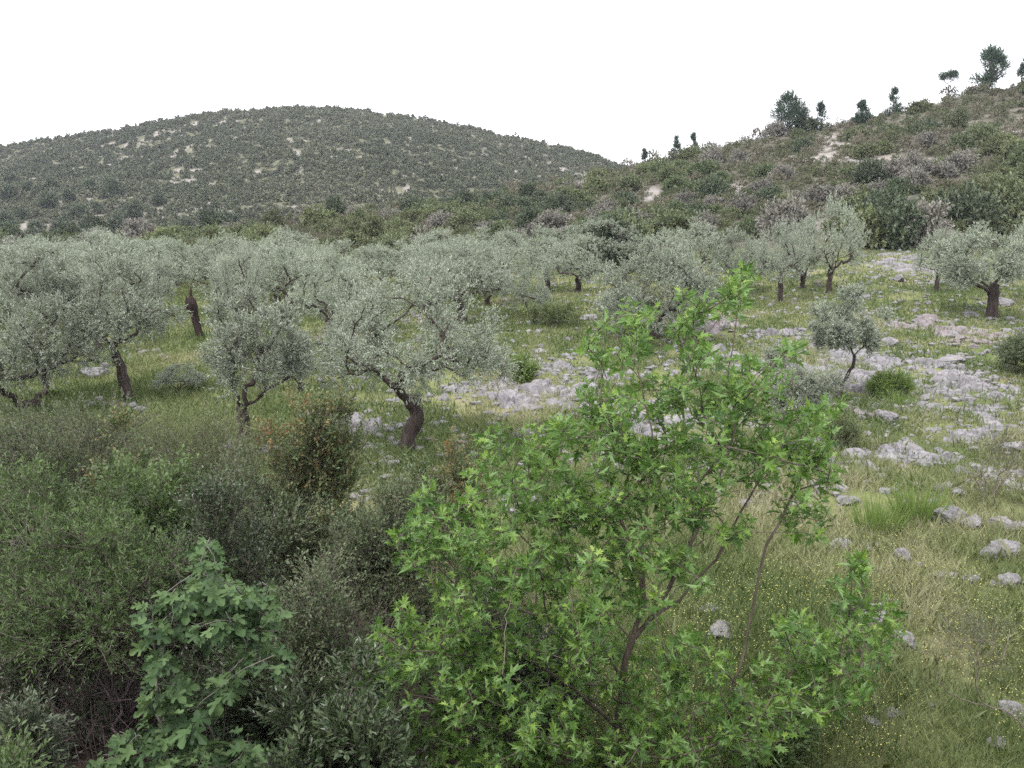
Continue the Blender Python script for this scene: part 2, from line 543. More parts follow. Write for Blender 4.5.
hillc = mixc(nt, attr(nt, 'pale'), hillc, ramp(nt, [(.35, (.22, .19, .165)), (.6, (.26, .245, .232))], noise(nt, .6, 6, ov)))
leafl_shade = ramp(nt, [(.35, (.02, .016, .012)), (.65, (.07, .055, .04))], noise(nt, 5, 6, ov))  # dead leaves on dark soil; the thicket's shade is also in this tone
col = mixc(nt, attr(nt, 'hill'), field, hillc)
col = mixc(nt, attr(nt, 'litter_shade'), col, leafl_shade)
p = nt.nodes.new('ShaderNodeBsdfPrincipled'); p.inputs['Roughness'].default_value = .95; p.inputs['Specular IOR Level'].default_value = .1
nt.links.new(col, p.inputs['Base Color'])
bp = nt.nodes.new('ShaderNodeBump'); bp.inputs['Strength'].default_value = .7; bp.inputs['Distance'].default_value = .12
nt.links.new(noise(nt, 2.5, 8, ov, .65), bp.inputs['Height']); nt.links.new(bp.outputs[0], p.inputs['Normal'])
nt.links.new(p.outputs[0], out.inputs[0])
litter_shade = sm(17.5, 13.5, Y + (fbm(X / 3, Y / 3, 61, 3) - .5) * 4 + np.clip(X - (-0.6), 0, 6) * 1.6)
gme = mb.mesh('ground', gm, True, {'hill': sm(68, 78, Y + (fbm(X / 5, Y / 5, 9, 3) - .5) * 14).ravel(), 'pale': (pale_mask(X, Y) * sm(74, 90, Y)).ravel(), 'litter_shade': litter_shade.ravel(), 'far': sm(180, 220, Y).ravel()})
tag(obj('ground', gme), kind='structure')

# ------------------------------------------------------------------ limestone outcrops
for i, (cx, cy, rx, ry, lab) in enumerate(OC):
    st = .07 if cy < 45 else .11
    gx = np.arange(-rx * 2.1, rx * 2.1, st); gy = np.arange(-ry * 2.1, ry * 2.1, st * 1.3)
    Xo, Yo = np.meshgrid(cx + gx, cy + gy)
    d = np.hypot((Xo - cx) / rx, (Yo - cy) / ry)
    e = 1.15 - d + (fbm(Xo / 1.3, Yo / 1.3, 40 + i, 4) - .5) * 3.2 + .25
    wx = Xo + (fbm(Xo * 1.1, Yo * 1.1, 51, 3) - .5) * .8; wy = Yo + (fbm(Xo * 1.1, Yo * 1.1, 52, 3) - .5) * .8
    f1, f2, cid = worley(wx / .95, wy / .8, 60 + i)
    g1, g2, cid2 = worley(wx / .38, wy / .33, 80 + i)
    dome = sm(.0, .22, f2 - f1) * (.03 + .24 * cid ** 1.8) + sm(0, .22, g2 - g1) * (.02 + .12 * cid2) - .05
    h = dome * sm(.0, .8, e) * 1.0 - .22 * (1 - sm(.0, .3, e)) - .09 + (fbm(Xo * 3, Yo * 3, 71, 4) - .5) * .16
    Zo = H(Xo, Yo) + h
    ny, nx = Xo.shape
    q = (np.arange(ny - 1)[:, None] * nx + np.arange(nx - 1)[None]).ravel()
    keep = ((h > -.2).reshape(-1))
    fc = np.stack([q, q + 1, q + nx + 1, q + nx], -1)
    fc = fc[keep[fc].any(1)]
    base = np.array([cx, cy, float(H(cx, cy))])
    used, inv = np.unique(fc, return_inverse=True)
    V = np.stack([Xo, Yo, Zo], -1).reshape(-1, 3)[used] - base
    mb = MB(); mb.add(V, inv.reshape(fc.shape))
    o = obj('limestone_outcrop', mb.mesh('limestone_outcrop', ROCK_R if i in (7, 9) else ROCK), loc=base)
    tag(o, lab, 'rock outcrop', 'limestone outcrops in the field')

# ------------------------------------------------------------------ boulders and stones
import bmesh


def rock_mesh(seed, mat, flat=.7, sub=4):
    r = np.random.default_rng(seed)
    bm = bmesh.new(); bmesh.ops.create_icosphere(bm, subdivisions=sub, radius=1)
    V = np.array([v.co[:] for v in bm.verts]); Fc = np.array([[v.index for v in f.verts] for f in bm.faces]); bm.free()
    pn = nrm(r.normal(size=(13, 3)) * (1, 1, .9)); pd = .52 + .45 * r.random(13)
    dt = V @ pn.T
    rad = np.min(np.where(dt > .15, pd / np.maximum(dt, .15), 9), axis=1)
    rad = np.minimum(rad, 1.1)
    rad = rad * (1 + .30 * (fbm(V[:, 0] * 2.2, V[:, 1] * 2.2, seed, 4, z=V[:, 2] * 2.2) - .5)) + .16 * (fbm(V[:, 0] * 7, V[:, 1] * 7, seed + 3, 3, z=V[:, 2] * 7) - .5)
    V = V * rad[:, None] * (1, .85, flat)
    mb = MB(); mb.add(V, Fc)
    return mb.mesh('rock', mat)


ROCKS = [rock_mesh(100 + k, ROCK, .6 + .12 * (k % 3)) for k in range(8)]
ROCKS_R = [rock_mesh(130 + k, ROCK_R, .55 + .1 * (k % 3), 3) for k in range(5)]


def rock(u, v, w, h, label, name='boulder', group=None, red=False, k=None):
    """stone whose visible base middle is at pixel (u, v), w x h pixels"""
    c = G(u, v - h * .12)
    dep = c[1] * cosP - (c[2] - CZ) * sinP
    W, Hh = w / F * dep / 2, h / F * dep
    src = ROCKS_R if red else ROCKS
    k = int(rng.integers(len(src))) if k is None else k
    o = obj(name, src[k])
    o.location = (c[0], c[1] + W * .3, c[2] + Hh * .2)
    o.scale = (W * 1.1, W * (.8 + .3 * rng.random()), Hh * .82)
    o.rotation_euler = (rng.normal() * .12, rng.normal() * .12, rng.random() * 6.28)
    tag(o, label, 'rock', group)
    return o


BIG = [
    (877, 633, 40, 30, 'pointed pale boulder standing in the flowery grass right of the plane tree'),
    (905, 652, 34, 20, 'grey half buried stone just below the pointed pale boulder'),
    (903, 566, 18, 18, 'small rounded white stone standing alone above the pointed boulder'),
    (918, 570, 14, 10, 'little grey stone touching the rounded white stone on its right'),
    (950, 528, 38, 22, 'craggy grey boulder right of the bright grass clumps'),
    (972, 530, 26, 18, 'dark cracked boulder leaning on the craggy grey one'),
    (1002, 533, 34, 20, 'blocky grey boulder between the craggy one and the right edge'),
    (1022, 532, 22, 14, 'grey boulder cut by the right edge beside the blocky one'),
    (1009, 560, 36, 26, 'purplish rounded boulder near the right edge'),
    (991, 560, 22, 15, 'low stone on the left flank of the purplish boulder'),
    (945, 582, 24, 12, 'low grey stone in grass below the craggy boulders'),
    (970, 584, 20, 10, 'flat grey stone right of the low grey stone in the grass'),
    (1014, 590, 32, 16, 'jagged stone at the right edge under the purplish boulder'),
    (996, 588, 16, 9, 'small flat stone left of the jagged stone at the right edge'),
    (848, 506, 28, 13, 'pale stone in grass left of the left bright grass clump'),
    (845, 550, 34, 10, 'long flat pale stone in the grass level with the rounded white stone'),
    (872, 552, 24, 8, 'thin flat stone right of the long flat pale stone'),
    (893, 720, 24, 12, 'half hidden pale stone in the flowers low on the right'),
    (996, 752, 22, 18, 'white stone near the bottom right corner'),
    (1012, 722, 26, 20, 'grey stone by the dry twigs at the right edge'),
    (722, 640, 40, 14, 'flat pale stone under the right branches of the plane tree'),
    (712, 615, 24, 9, 'small flat stone behind the lower right plane branches'),
    (270, 456, 30, 12, 'pale flat stone right of the dark trunk of the left olive'),
    (226, 452, 22, 11, 'pale flat stone left of the dark trunk of the left olive'),
    (98, 378, 28, 14, 'grey stone with a white top in the grass left of the leaning olive'),
    (104, 370, 8, 8, 'small white stone lying on the grey one left of the leaning olive'),
    (590, 320, 22, 7, 'long low reddish stone in the far green grass'),
    (525, 440, 32, 12, 'pale stone left of the plane tree in the dry grass'),
    (718, 495, 22, 9, 'grey stone glimpsed through gaps in the plane tree'),
    (764, 493, 26, 9, 'pale stone glimpsed through the right side of the plane tree'),
    (610, 458, 26, 10, 'grey stone glimpsed in the middle of the plane tree crown'),
    (888, 425, 26, 14, 'grey stone at the right end of the brown ledge'),
    (920, 262, 18, 7, 'pale stone on the far shelf below the dark thicket'),
    (866, 300, 16, 7, 'whitish stone in far grass right of the leaning far olive'),
    (940, 272, 13, 6, 'small pale stone behind the slim far olive'),
    (900, 282, 15, 7, 'pale stone in grass left of the slim far olive'),
    (890, 348, 20, 12, 'white boulder left of the long stone heap'),
    (955, 366, 34, 14, 'grey boulder under the long stone heap near the right edge bush'),
    (1018, 455, 26, 18, 'white boulder at the right edge below the large outcrop'),
    (1006, 306, 26, 9, 'pale stone right of the thick trunked far olive'),
    (970, 317, 18, 8, 'pale stone left of the thick trunked far olive'),
]
for a in BIG: rock(*a[:4], a[4], group='boulders in the field')
ORD = ['first', 'second', 'third', 'fourth', 'fifth', 'sixth', 'seventh', 'eighth', 'ninth', 'tenth', 'eleventh', 'twelfth', 'thirteenth',
       'fourteenth', 'fifteenth', 'sixteenth', 'seventeenth', 'eighteenth', 'nineteenth', 'twentieth'] + [f'{k}th' if k % 10 not in (1, 2, 3) else f"{k}{'xsnr'[k%10]}{'xtdd'[k%10]}" for k in range(21, 140)]


def strip(u0, u1, v0, v1, n, w, label, group, red):
    us = np.sort(u0 + (u1 - u0) * (np.arange(n) + .8 * rng.random(n)) / n)
    for k, u in enumerate(us):
        t = (u - u0) / (u1 - u0)
        ww = w * (.7 + .7 * rng.random())
        rock(u, v0 + (v1 - v0) * t + rng.normal() * 2.2, ww, ww * .55, label.format(ORD[k]), 'stone', group, red)


strip(948, 1014, 343, 346, 22, 10, 'purplish stone in the long heap under the right far olives, {} from left', 'stones of the long heap', True)
strip(645, 735, 324, 331, 20, 9, 'reddish stone in the low row behind the plane tree tip, {} from left', 'stones of the reddish row', True)
strip(838, 898, 410, 424, 14, 13, 'brown stone of the ledge below the leaning sapling, {} from left', 'stones of the brown ledge', True)
strip(86, 140, 404, 414, 11, 13, 'pale stone in the heap at the foot of the leaning olive, {} from left', 'stones piled by the leaning olive', False)
strip(136, 168, 353, 356, 8, 8, 'reddish stone in the far row behind the leaning olive, {} from left', 'stones behind the leaning olive', True)
strip(900, 1024, 320, 322, 12, 9, 'grey stone of the broken line before the thick trunked olive, {} from left', 'stones of the broken line', False)

n = 60000
sy = rng.uniform(12, 66, n); sx = rng.uniform(-.3, .62, n) * sy
mk = oc_mask(sx, sy); fl = fbm(sx / 2.4, sy / 3, 210, 4)
pr = np.where(sy > 20, sm(-.55, .1, mk) * .25, 0) + sm(.60, .74, fl) * .045
keep = (rng.random(n) < pr) & (sx > -.2 * sy) & ((mk != 0) | (rng.random(n) < .6))
sx, sy = sx[keep], sy[keep]
bm = bmesh.new(); bmesh.ops.create_icosphere(bm, subdivisions=1, radius=1)
iV = np.array([v.co[:] for v in bm.verts]); iF = np.array([[v.index for v in f.verts] for f in bm.faces]); bm.free()
n = len(sx); sz = (.035 + .13 * rng.random(n) ** 2.5)
V = iV[None] * (1 + .38 * rng.normal(size=(n, len(iV), 1)).clip(-1.6, 1.6) * .6) * sz[:, None, None] * np.array([1.3, 1.0, .75])
a = rng.random(n) * 6.28; ca, sa = np.cos(a)[:, None], np.sin(a)[:, None]
V = np.stack([V[..., 0] * ca - V[..., 1] * sa, V[..., 0] * sa + V[..., 1] * ca, V[..., 2]], -1) + np.stack([sx, sy, H(sx, sy) + sz * .15], -1)[:, None]
mb = MB(); mb.add(V.reshape(-1, 3), (iF[None] + (np.arange(n) * len(iV))[:, None, None]).reshape(-1, 3))
tag(obj('loose_stones', mb.mesh('loose_stones', ROCK)), 'small loose limestone rubble strewn through the field grass', 'stones', kind='stuff')

# ------------------------------------------------------------------ olive trees
KO = kite(.34)


def olive_crown(r, h, w, lean, ncl, ns, nl, sl, ll, bottom=.3):
    """clump centres and radii of an olive crown of height h, half width w"""
    n = ncl
    d = nrm(r.normal(size=(n * 3, 3)))
    d = d[d[:, 2] > -.75][:n]
    ph = np.arctan2(d[:, 1], d[:, 0])
    lob = .70 + .55 * vn(np.cos(ph) * 1.9 + 9, np.sin(ph) * 1.9 + d[:, 2] * 1.7, int(r.integers(99)))
    rr = (.5 + .5 * r.random(len(d)) ** .5) * lob
    cz = h * (bottom + (1 - bottom) * .48)
    Cn = np.array([lean[0], lean[1], cz]) + d * rr[:, None] * np.array([w, w, h * (1 - bottom) * .5])
    Cn[:, 2] += -.10 * h * (np.hypot(d[:, 0], d[:, 1]) ** 2) + .05 * h
    Rd = w * (.13 + .13 * r.random(len(d)))
    cc = np.array([lean[0], lean[1], cz * .8])
    P, D, N, S, ti, o, tip = clumps(Cn, Rd, cc, ns, nl, sl, ll, r, up=.35, out=.55, rad=.75, jit=.45, spread=1.0)
    return Cn, (P, D, N, S, ti), (o, tip)


def make_olive(r, h, w, lean, label, loc, trunk_pts=None, trunk_r=.16, ncl=34, ns=44, nl=13, sl=.27, ll=.08, bottom=.3, twigs=True, group='olive trees of the grove'):
    t = thing('olive_tree', label, 'tree', loc, group)
    Cn, Lf, Sh = olive_crown(r, h, w, lean, ncl, ns, nl, sl, ll, bottom)
    mb = MB()
    if trunk_pts is None:
        fk = h * bottom * (.9 + .3 * r.random())
        trunk_pts = [(0, 0, -.15), (r.normal() * .06, r.normal() * .06, fk * .35), (lean[0] * .35 + r.normal() * .1, lean[1] * .3, fk * .7), (lean[0] * .6, lean[1] * .6, fk)]
    tp = np.array(trunk_pts, float)
    k = np.linspace(0, len(tp) - 1, 9)
    tp = np.stack([np.interp(k, np.arange(len(tp)), tp[:, c]) for c in range(3)], -1)
    tp[1:-1] += r.normal(size=(7, 3)) * .025
    grow(mb, [tp], Cn, r, step=.22, jit=.05, rtip=trunk_r / len(Cn) ** .55, power=.55, sides=6, lump=.4, rise=.3)
    tr = np.linspace(trunk_r * 1.35, trunk_r, 9); tr[0] *= 1.3
    tube(mb, tp, tr, 12, .45)
    if twigs: prisms(mb, Sh[0], Sh[1], .0035, .002)
    obj('trunk', mb.mesh('trunk', BARK_O, True), t)
    cb = MB(); V, Fc = place(*Lf[:4], *KO); cb.add(V, Fc, Lf[4])
    obj('crown', cb.mesh('crown', OLIVE), t)
    return t


def olive_at(ub, vb, uc, vt, hw, label, seed, y=None, **kw):
    c = G(ub, vb) if y is None else None
    if y is not None:
        x = at(ub, 300, y)[0]; c = np.array([x, y, float(H(x, y))])
    top = at(uc, vt, c[1]); dep = c[1] * cosP - (c[2] - CZ) * sinP
    h = (top[2] - c[2]) * .93; w = hw / F * dep * .88
    return make_olive(np.random.default_rng(seed), h, w, (top[0] - c[0], 0), label, c, **kw)


olive_at(412, 452, 418, 266, 94, 'big gnarled olive with a dark forked trunk in front of the grove', 1, ncl=56, ns=42, trunk_r=.155, bottom=.36,
         trunk_pts=[(-.14, 0, -.2), (-.05, 0, .4), (.14, .05, .85), (.05, 0, 1.1), (.12, 0, 1.4)])
olive_at(243, 458, 258, 292, 56, 'olive with a short dark trunk left of the big gnarled one', 2, ncl=42, ns=42, trunk_r=.13, bottom=.46, trunk_pts=[(-.04, 0, -.2), (.0, 0, .45), (.05, 0, .9), (.02, 0, 1.25)])
olive_at(128, 402, 112, 252, 58, 'olive with a thin leaning trunk above a heap of stones', 3, ncl=44, ns=48, trunk_r=.13, bottom=.42,
         trunk_pts=[(0, 0, -.2), (.0, 0, .35), (-.12, 0, .9), (-.3, 0, 1.5)])
olive_at(30, 410, 26, 246, 66, 'broad olive at the left edge in front of the grove', 4, ncl=58, ns=50, trunk_r=.17, bottom=.04)
olive_at(838, 400, 850, 284, 36, 'small olive sapling with a thin leaning trunk on the pale rocks', 5, ncl=40, ns=50, sl=.2, trunk_r=.05, bottom=.46,
         trunk_pts=[(-.05, 0, -.1), (.12, 0, .45), (.33, 0, .95), (.42, 0, 1.35)])
olive_at(655, 338, 660, 248, 64, 'wide round olive with a low dense crown behind the plane tree tip', 6, ncl=64, ns=44, ll=.105, trunk_r=.16, bottom=.16)
olive_at(992, 318, 986, 224, 46, 'olive with a thick straight trunk near the right edge', 7, ncl=46, ns=44, ll=.105, trunk_r=.2, bottom=.32, trunk_pts=[(0, 0, -.2), (.02, 0, .5), (-.02, 0, 1.0), (0, 0, 1.45)])

VAR = []
gO = 'olive trees of the grove'


def olive_var(k):
    r = np.random.default_rng(300 + k)
    t = make_olive(r, 4.0, 2.3 + .3 * r.random(), (r.normal() * .2, r.normal() * .2), 'x', (0, 0, 0), trunk_r=.15 + .05 * r.random(),
                   ncl=44, ns=36, nl=10, sl=.3, ll=.125, bottom=[.3, .24, .34, .15][k % 4], twigs=False)
    return t


VAR = [olive_var(k) for k in range(8)]
VARU = [False] * 8


def olive_copy(x, y, h, w, label, k):
    loc = (x, y, float(H(x, y)))
    sc = (w / 2.45, w / 2.45, h / 4.0)
    if not VARU[k]:
        VARU[k] = True; o = VAR[k]
        o.location = loc; o.scale = sc; o['label'] = label; o.rotation_euler = (0, 0, rng.random() * 6.28)
        return o
    return dup(VAR[k], loc, rng.random() * 6.28, sc, label, gO)


MIDO = [  # u base, v base, v top, half width px, label
    (829, 294, 208, 33, 'tall olive with a leaning trunk, right of the group of three'),
    (802, 288, 219, 26, 'olive with a pale trunk in the middle of the group of three'),
    (780, 302, 226, 30, 'olive with a slim dark trunk, left of the group of three'),
    (742, 292, 229, 32, 'olive of the cluster directly left of the group of three'),
    (700, 288, 226, 36, 'olive behind the wide round olive, left in the far cluster'),
    (668, 278, 228, 28, 'farthest olive of the cluster behind the wide round olive'),
    (936, 292, 232, 24, 'slim olive with a short bare trunk left of the thick trunked one'),
    (962, 288, 228, 26, 'olive half hidden between the slim and the thick trunked olives'),
    (1036, 306, 220, 32, 'olive cut by the right edge beside the thick trunked one'),
    (578, 294, 236, 36, 'last olive at the right end of the left grove before the dark thicket'),
    (548, 292, 240, 30, 'olive second from the right end of the left grove'),
    (488, 306, 246, 36, 'dense olive with a shaded trunk left of the round bushy olive'),
    (530, 318, 266, 22, 'small round bushy olive with leaves down to the grass'),
    (435, 310, 242, 34, 'upright olive right behind the top of the big gnarled olive'),
    (330, 348, 250, 42, 'greyish olive behind and between the two front olives'),
    (242, 330, 244, 28, 'olive right of the charred stump'),
    (100, 350, 268, 40, 'olive behind the leaning olive at the left'),
    (152, 322, 252, 25, 'olive directly left of the charred stump'),
    (55, 330, 246, 40, 'olive behind the broad left edge olive'),
    (-4, 340, 252, 44, 'olive cut by the left edge behind the broad one'),
    (300, 392, 330, 26, 'low bushy olive between the two front olives'),
    (355, 372, 300, 34, 'olive with a thin bare trunk just left of the big gnarled olive'),
    (178, 392, 362, 30, 'low grey olive regrowth left of the dark trunked front olive'),
]
taken = []
for k, (u, v, vt, hw, lab) in enumerate(MIDO):
    c = G(u, v); dep = c[1] * cosP - (c[2] - CZ) * sinP
    h = at(u, vt, c[1])[2] - c[2]
    kk = 3 if 'bushy' in lab or 'low grey' in lab else k % 8
    olive_copy(c[0], c[1], h * .96, hw / F * dep * .93, lab, kk)
    taken.append((c[0], c[1]))
rowname = ['front', 'second', 'third', 'fourth', 'fifth', 'last']
for ri, y0 in enumerate([41, 46, 51, 57, 63, 69]):
    col = 0
    for x0 in np.arange(-.60 * y0, .12 * y0, 4.3):
        x = x0 + rng.normal() * .8; y = y0 + rng.normal() * 1.0
        if any((x - a) ** 2 + (y - b) ** 2 < 2.9 ** 2 for a, b in taken): continue
        u = 512 + F * x / (y * cosP)
        if u > 505 and y < 58: continue
        if 150 < u < 235 and y < 44: continue
        if u > 620: continue
        h = (2.5 + .9 * rng.random()) * (1 - .05 * max(0, ri - 2))
        olive_copy(x, y, h, 1.95 + .6 * rng.random(), f'silvery olive in the {rowname[ri]} row of the dense left grove, {ORD[col]} from left', int(rng.integers(8)))
        taken.append((x, y)); col += 1

# charred stump
c = G(197, 338)
t = thing('olive_stump', 'charred dead olive stump with a swollen top standing in the grass', 'tree stump', c)
mb = MB()
tube(mb, [(0.1, 0, -.1), (.08, 0, .3), (.0, 0, .65), (-.05, 0, .95), (-.14, 0, 1.2), (-.15, 0, 1.45), (-.12, 0, 1.62)], [.19, .16, .13, .13, .24, .22, .07], 14, .6)
tube(mb, [(-.13, 0, 1.5), (-.16, 0, 1.75), (-.12, 0, 2.0)], [.07, .045, .015], 7)
tube(mb, [(-.2, 0, 1.3), (-.33, 0, 1.5), (-.34, .03, 1.62)], [.08, .05, .02], 7)
obj('trunk', mb.mesh('trunk', BARK_B, True), t)

# ------------------------------------------------------------------ generic shrub
SHAPES = {}


def shrub(u, vt, hw, y, label, mat, seed, name='shrub', cat='shrub', ncl=40, ns=40, nl=14, sl=.35, ll=.05, aspect=.45, droop=0., up=.4, spread=.9,
          bottom=.1, stems=5, bark=BARK_S, group='shrubs in the foreground thicket', loc=None, h=None, w=None, dy=.9, twr=.0032, flat=.6, rtip=.004):
    r = np.random.default_rng(seed)
    if loc is None:
        x = at(u, vt, y)[0]
        loc = np.array([x, y, float(H(x, y))])
    if h is None: h = at(u, vt, loc[1])[2] - loc[2]
    if w is None: w = hw / F * (loc[1] * cosP - (at(0, vt, loc[1])[2] - CZ) * sinP)
    d = nrm(r.normal(size=(ncl * 3, 3)))[:ncl]
    rr = r.random(ncl) ** .42 * (.75 + .5 * r.random(ncl))
    ph = np.arctan2(d[:, 1], d[:, 0])
    lob = .75 + .5 * vn(np.cos(ph) * 1.7 + 4, np.sin(ph) * 1.7 + d[:, 2] * 1.6, seed)
    Cn = np.stack([d[:, 0] * w * rr * lob * .85, d[:, 1] * w * dy * rr * lob * .85, h * (bottom + (1 - bottom) * (.5 + .5 * d[:, 2] * rr * lob) * .93)], -1)
    Rd = np.minimum(w, h * .6) * (.15 + .15 * r.random(ncl))
    P, D, N, S, ti, o, tip = clumps(Cn, Rd, np.array([0, 0, h * .35]), ns, nl, sl * .9, ll * 1.05, r, up=up, out=.6, rad=.6, jit=.45, spread=spread, droop=droop, flat=flat)
    t = thing(name, label, cat, loc, group)
    mb = MB()
    st = []
    for k in range(stems):
        a = k * 6.283 / stems + r.random()
        b = np.array([math.cos(a), math.sin(a) * .8, 0]) * w * .10
        e = b * (2.5 + 2 * r.random()) + Z * h * (.3 + .15 * r.random())
        st.append(np.array([b - Z * .15, b + (e - b) * .35 + r.normal(size=3) * .04, b + (e - b) * .7 + r.normal(size=3) * .05, e]))
    grow(mb, st, Cn, r, step=.2, jit=.06, rtip=rtip * 1.5, power=.5, sides=5, lump=.2)
    prisms(mb, o, tip, twr, twr * .5)
    obj('stems', mb.mesh('stems', bark, True), t)
    if mat:
        cb = MB(); V, Fc = place(P, D, N, S, *kite(aspect)); cb.add(V, Fc, ti)
        obj('foliage', cb.mesh('foliage', mat), t)
    return t


FG = [
    (50, 388, 110, 16.5, 'large feathery grey green shrub at the left edge behind the thicket', L_GREY, dict(ll=.06, aspect=.3, ncl=60, ns=50, sl=.5)),
    (-40, 430, 90, 13, 'tall grey shrub cut by the left edge with bare twigs', L_GREY, dict(ll=.05, aspect=.35, ncl=50, ns=44, sl=.45)),
    (195, 405, 75, 18.5, 'pale yellowish green feathery shrub below the two left olives', L_FEATH, dict(ll=.055, aspect=.25, ncl=46, ns=42, sl=.55)),
    (128, 412, 42, 15.2, 'dark leaved shrub with orange red leaves under the stone heap', L_RUST, dict(ll=.06, aspect=.55, ncl=32, ns=36)),
    (312, 388, 52, 13.6, 'little wild pear tree with rusty brown leaves before the front olives', L_RUST, dict(ll=.05, aspect=.55, ncl=44, ns=40, bottom=.3, name='wild_pear_tree', cat='tree')),
    (455, 432, 48, 14.8, 'shrub with yellowing and rusty leaves under the big gnarled olive', L_RUST, dict(ll=.055, aspect=.5, ncl=34, ns=34)),
    (265, 462, 85, 13.2, 'grey green shrub left of the rusty wild pear', L_GREY, dict(ll=.05, aspect=.42, ncl=50, ns=46)),
    (130, 460, 85, 13.0, 'dense olive green shrub under the orange leaved one', L_GREEN, dict(ll=.065, aspect=.5, ncl=50, ns=46)),
    (35, 470, 90, 12, 'dull green shrub low at the left edge', L_GREEN, dict(ll=.06, aspect=.35, ncl=54, ns=46)),
    (385, 478, 70, 12.4, 'small leaved greyish shrub between wild pear and plane tree', L_GREY, dict(ll=.045, aspect=.5, ncl=54, ns=46, bottom=.25)),
    (215, 505, 65, 11.6, 'dark small leaved shrub behind the fig tree', L_DARK, dict(ll=.045, aspect=.5, ncl=44, ns=44, bottom=.2)),
    (95, 525, 110, 10.6, 'bright green drooping sprays arching over the dark hollow', L_GREEN, dict(ll=.06, aspect=.25, ncl=44, ns=48, bottom=.55, droop=.35, sl=.4)),
    (318, 545, 75, 10.6, 'grey green twiggy shrub right of the fig tree', L_GREY, dict(ll=.045, aspect=.45, ncl=54, ns=46)),
    (15, 700, 45, 8.6, 'low green shrub in the bottom left under the hollow, shade in its leaf colour', L_OAK, dict(ll=.06, aspect=.35, ncl=34, ns=36)),  # dark leaf colour stands in for the shade of the overhung bank
    (330, 665, 75, 8.8, 'leafy green shrub along the bottom between fig and plane trees, shade in leaf colour', L_DARK, dict(ll=.07, aspect=.42, ncl=36, ns=36)),  # green shrub, darkened leaf colour carries the shade of the bank
    (-2, 725, 26, 7.6, 'small leafy green plant in the bottom left corner', L_GREEN, dict(ll=.06, aspect=.4, ncl=14, ns=30)),  # light green plant; leaf colour toned down to carry the bank's shade
]
for k, (u, vt, hw, y, lab, m, kw) in enumerate(FG):
    shrub(u, vt, hw, y, lab, m, 500 + k, **kw)
# bare twiggy bushes
for k_, (u, vt, hw, y, lab, m, kw) in enumerate([(85, 565, 130, 11.9, 'shrub added at the back of the left hollow, shade in its leaf colour', L_DARK, dict(ll=.05, aspect=.45, ncl=60, ns=44)),  # added behind the hollow, its shade put into the dark leaf colour
        (515, 605, 85, 11.4, 'dark small leaved shrub behind the lower left plane branches', L_DARK, dict(ll=.05, aspect=.45, ncl=50, ns=40)),
        (225, 640, 100, 10.3, 'dark shrub standing behind the fig tree stems', L_DARK, dict(ll=.05, aspect=.45, ncl=50, ns=40))]):
    shrub(u, vt, hw, y, lab, m, 560 + k_, **kw)
shrub(100, 585, 110, 10.0, 'leafless purplish brown twig tangle in the dark hollow', None, 540, name='dry_bush', cat='dry bush', ncl=60, ns=9, sl=.5, twr=.004, stems=9, bottom=.05, bark=BARK_SHADED)
shrub(10, 500, 60, 11.3, 'grey bare twigs reaching in from the left edge', None, 541, name='dry_bush', cat='dry bush', ncl=40, ns=9, sl=.6, twr=.005, bark=BARK_G, stems=5)
shrub(330, 600, 100, 11.2, 'leafless brown stems standing behind the shrubs beside the plane tree', None, 542, name='dry_bush', cat='dry bush', ncl=50, ns=12, sl=.5, twr=.004, stems=9)

FIELD = 'shrubs scattered on the rocky field'
shrub(0, 0, 0, 0, 'silvery grey bush on the rocks left of the leaning sapling', OLIVE, 550, loc=G(800, 428), h=1.75, w=.85, ncl=30, ns=36, ll=.07, aspect=.3, group=FIELD)
shrub(0, 0, 0, 0, 'small silvery bush behind the plane tree, level with the sapling', OLIVE, 551, loc=G(775, 392), h=1.5, w=.6, ncl=20, ns=24, ll=.07, aspect=.3, group=FIELD)
shrub(0, 0, 0, 0, 'dark green bush cut by the right edge above the large outcrop', L_GREY, 552, loc=G(1022, 374), h=1.35, w=.9, ncl=34, ns=36, ll=.07, aspect=.4, group=FIELD)
shrub(0, 0, 0, 0, 'wispy grey shrub with hardly any leaves at the right edge', L_GREY, 553, loc=G(990, 508), h=1.6, w=.8, ncl=16, ns=14, nl=7, sl=.5, ll=.04, aspect=.35, group=FIELD, twr=.003)
shrub(0, 0, 0, 0, 'low tussocky bush on the pale pavement right of the sapling', GCL, 554, loc=G(890, 398), h=.65, w=.6, ncl=20, ns=36, ll=.09, aspect=.2, group=FIELD)
shrub(0, 0, 0, 0, 'dull green tussock in the far grass beside the low reddish stone', L_FEATH, 555, loc=G(555, 325), h=.9, w=1.0, ncl=20, ns=30, ll=.1, aspect=.2, group=FIELD)
shrub(0, 0, 0, 0, 'small bright green bush left of the broad middle outcrop', GCL, 556, loc=G(522, 382), h=.7, w=.55, ncl=16, ns=30, ll=.07, aspect=.4, group=FIELD)
shrub(0, 0, 0, 0, 'pale green bush among rocks below the brown ledge', L_FEATH, 557, loc=G(840, 450), h=.7, w=.5, ncl=16, ns=30, ll=.05, aspect=.4, group=FIELD)
shrub(0, 0, 0, 0, 'thin grey twiggy shrub among the lower right flowers', L_GREY, 558, loc=G(975, 672), h=.9, w=.6, ncl=22, ns=10, nl=8, sl=.4, ll=.035, aspect=.35, group=FIELD, twr=.002, rtip=.002)
shrub(0, 0, 0, 0, 'small green plant at the foot of the plane tree on the right', L_GREEN, 559, loc=G(770, 768), h=.55, w=.5, ncl=16, ns=26, ll=.06, aspect=.45, group=FIELD)
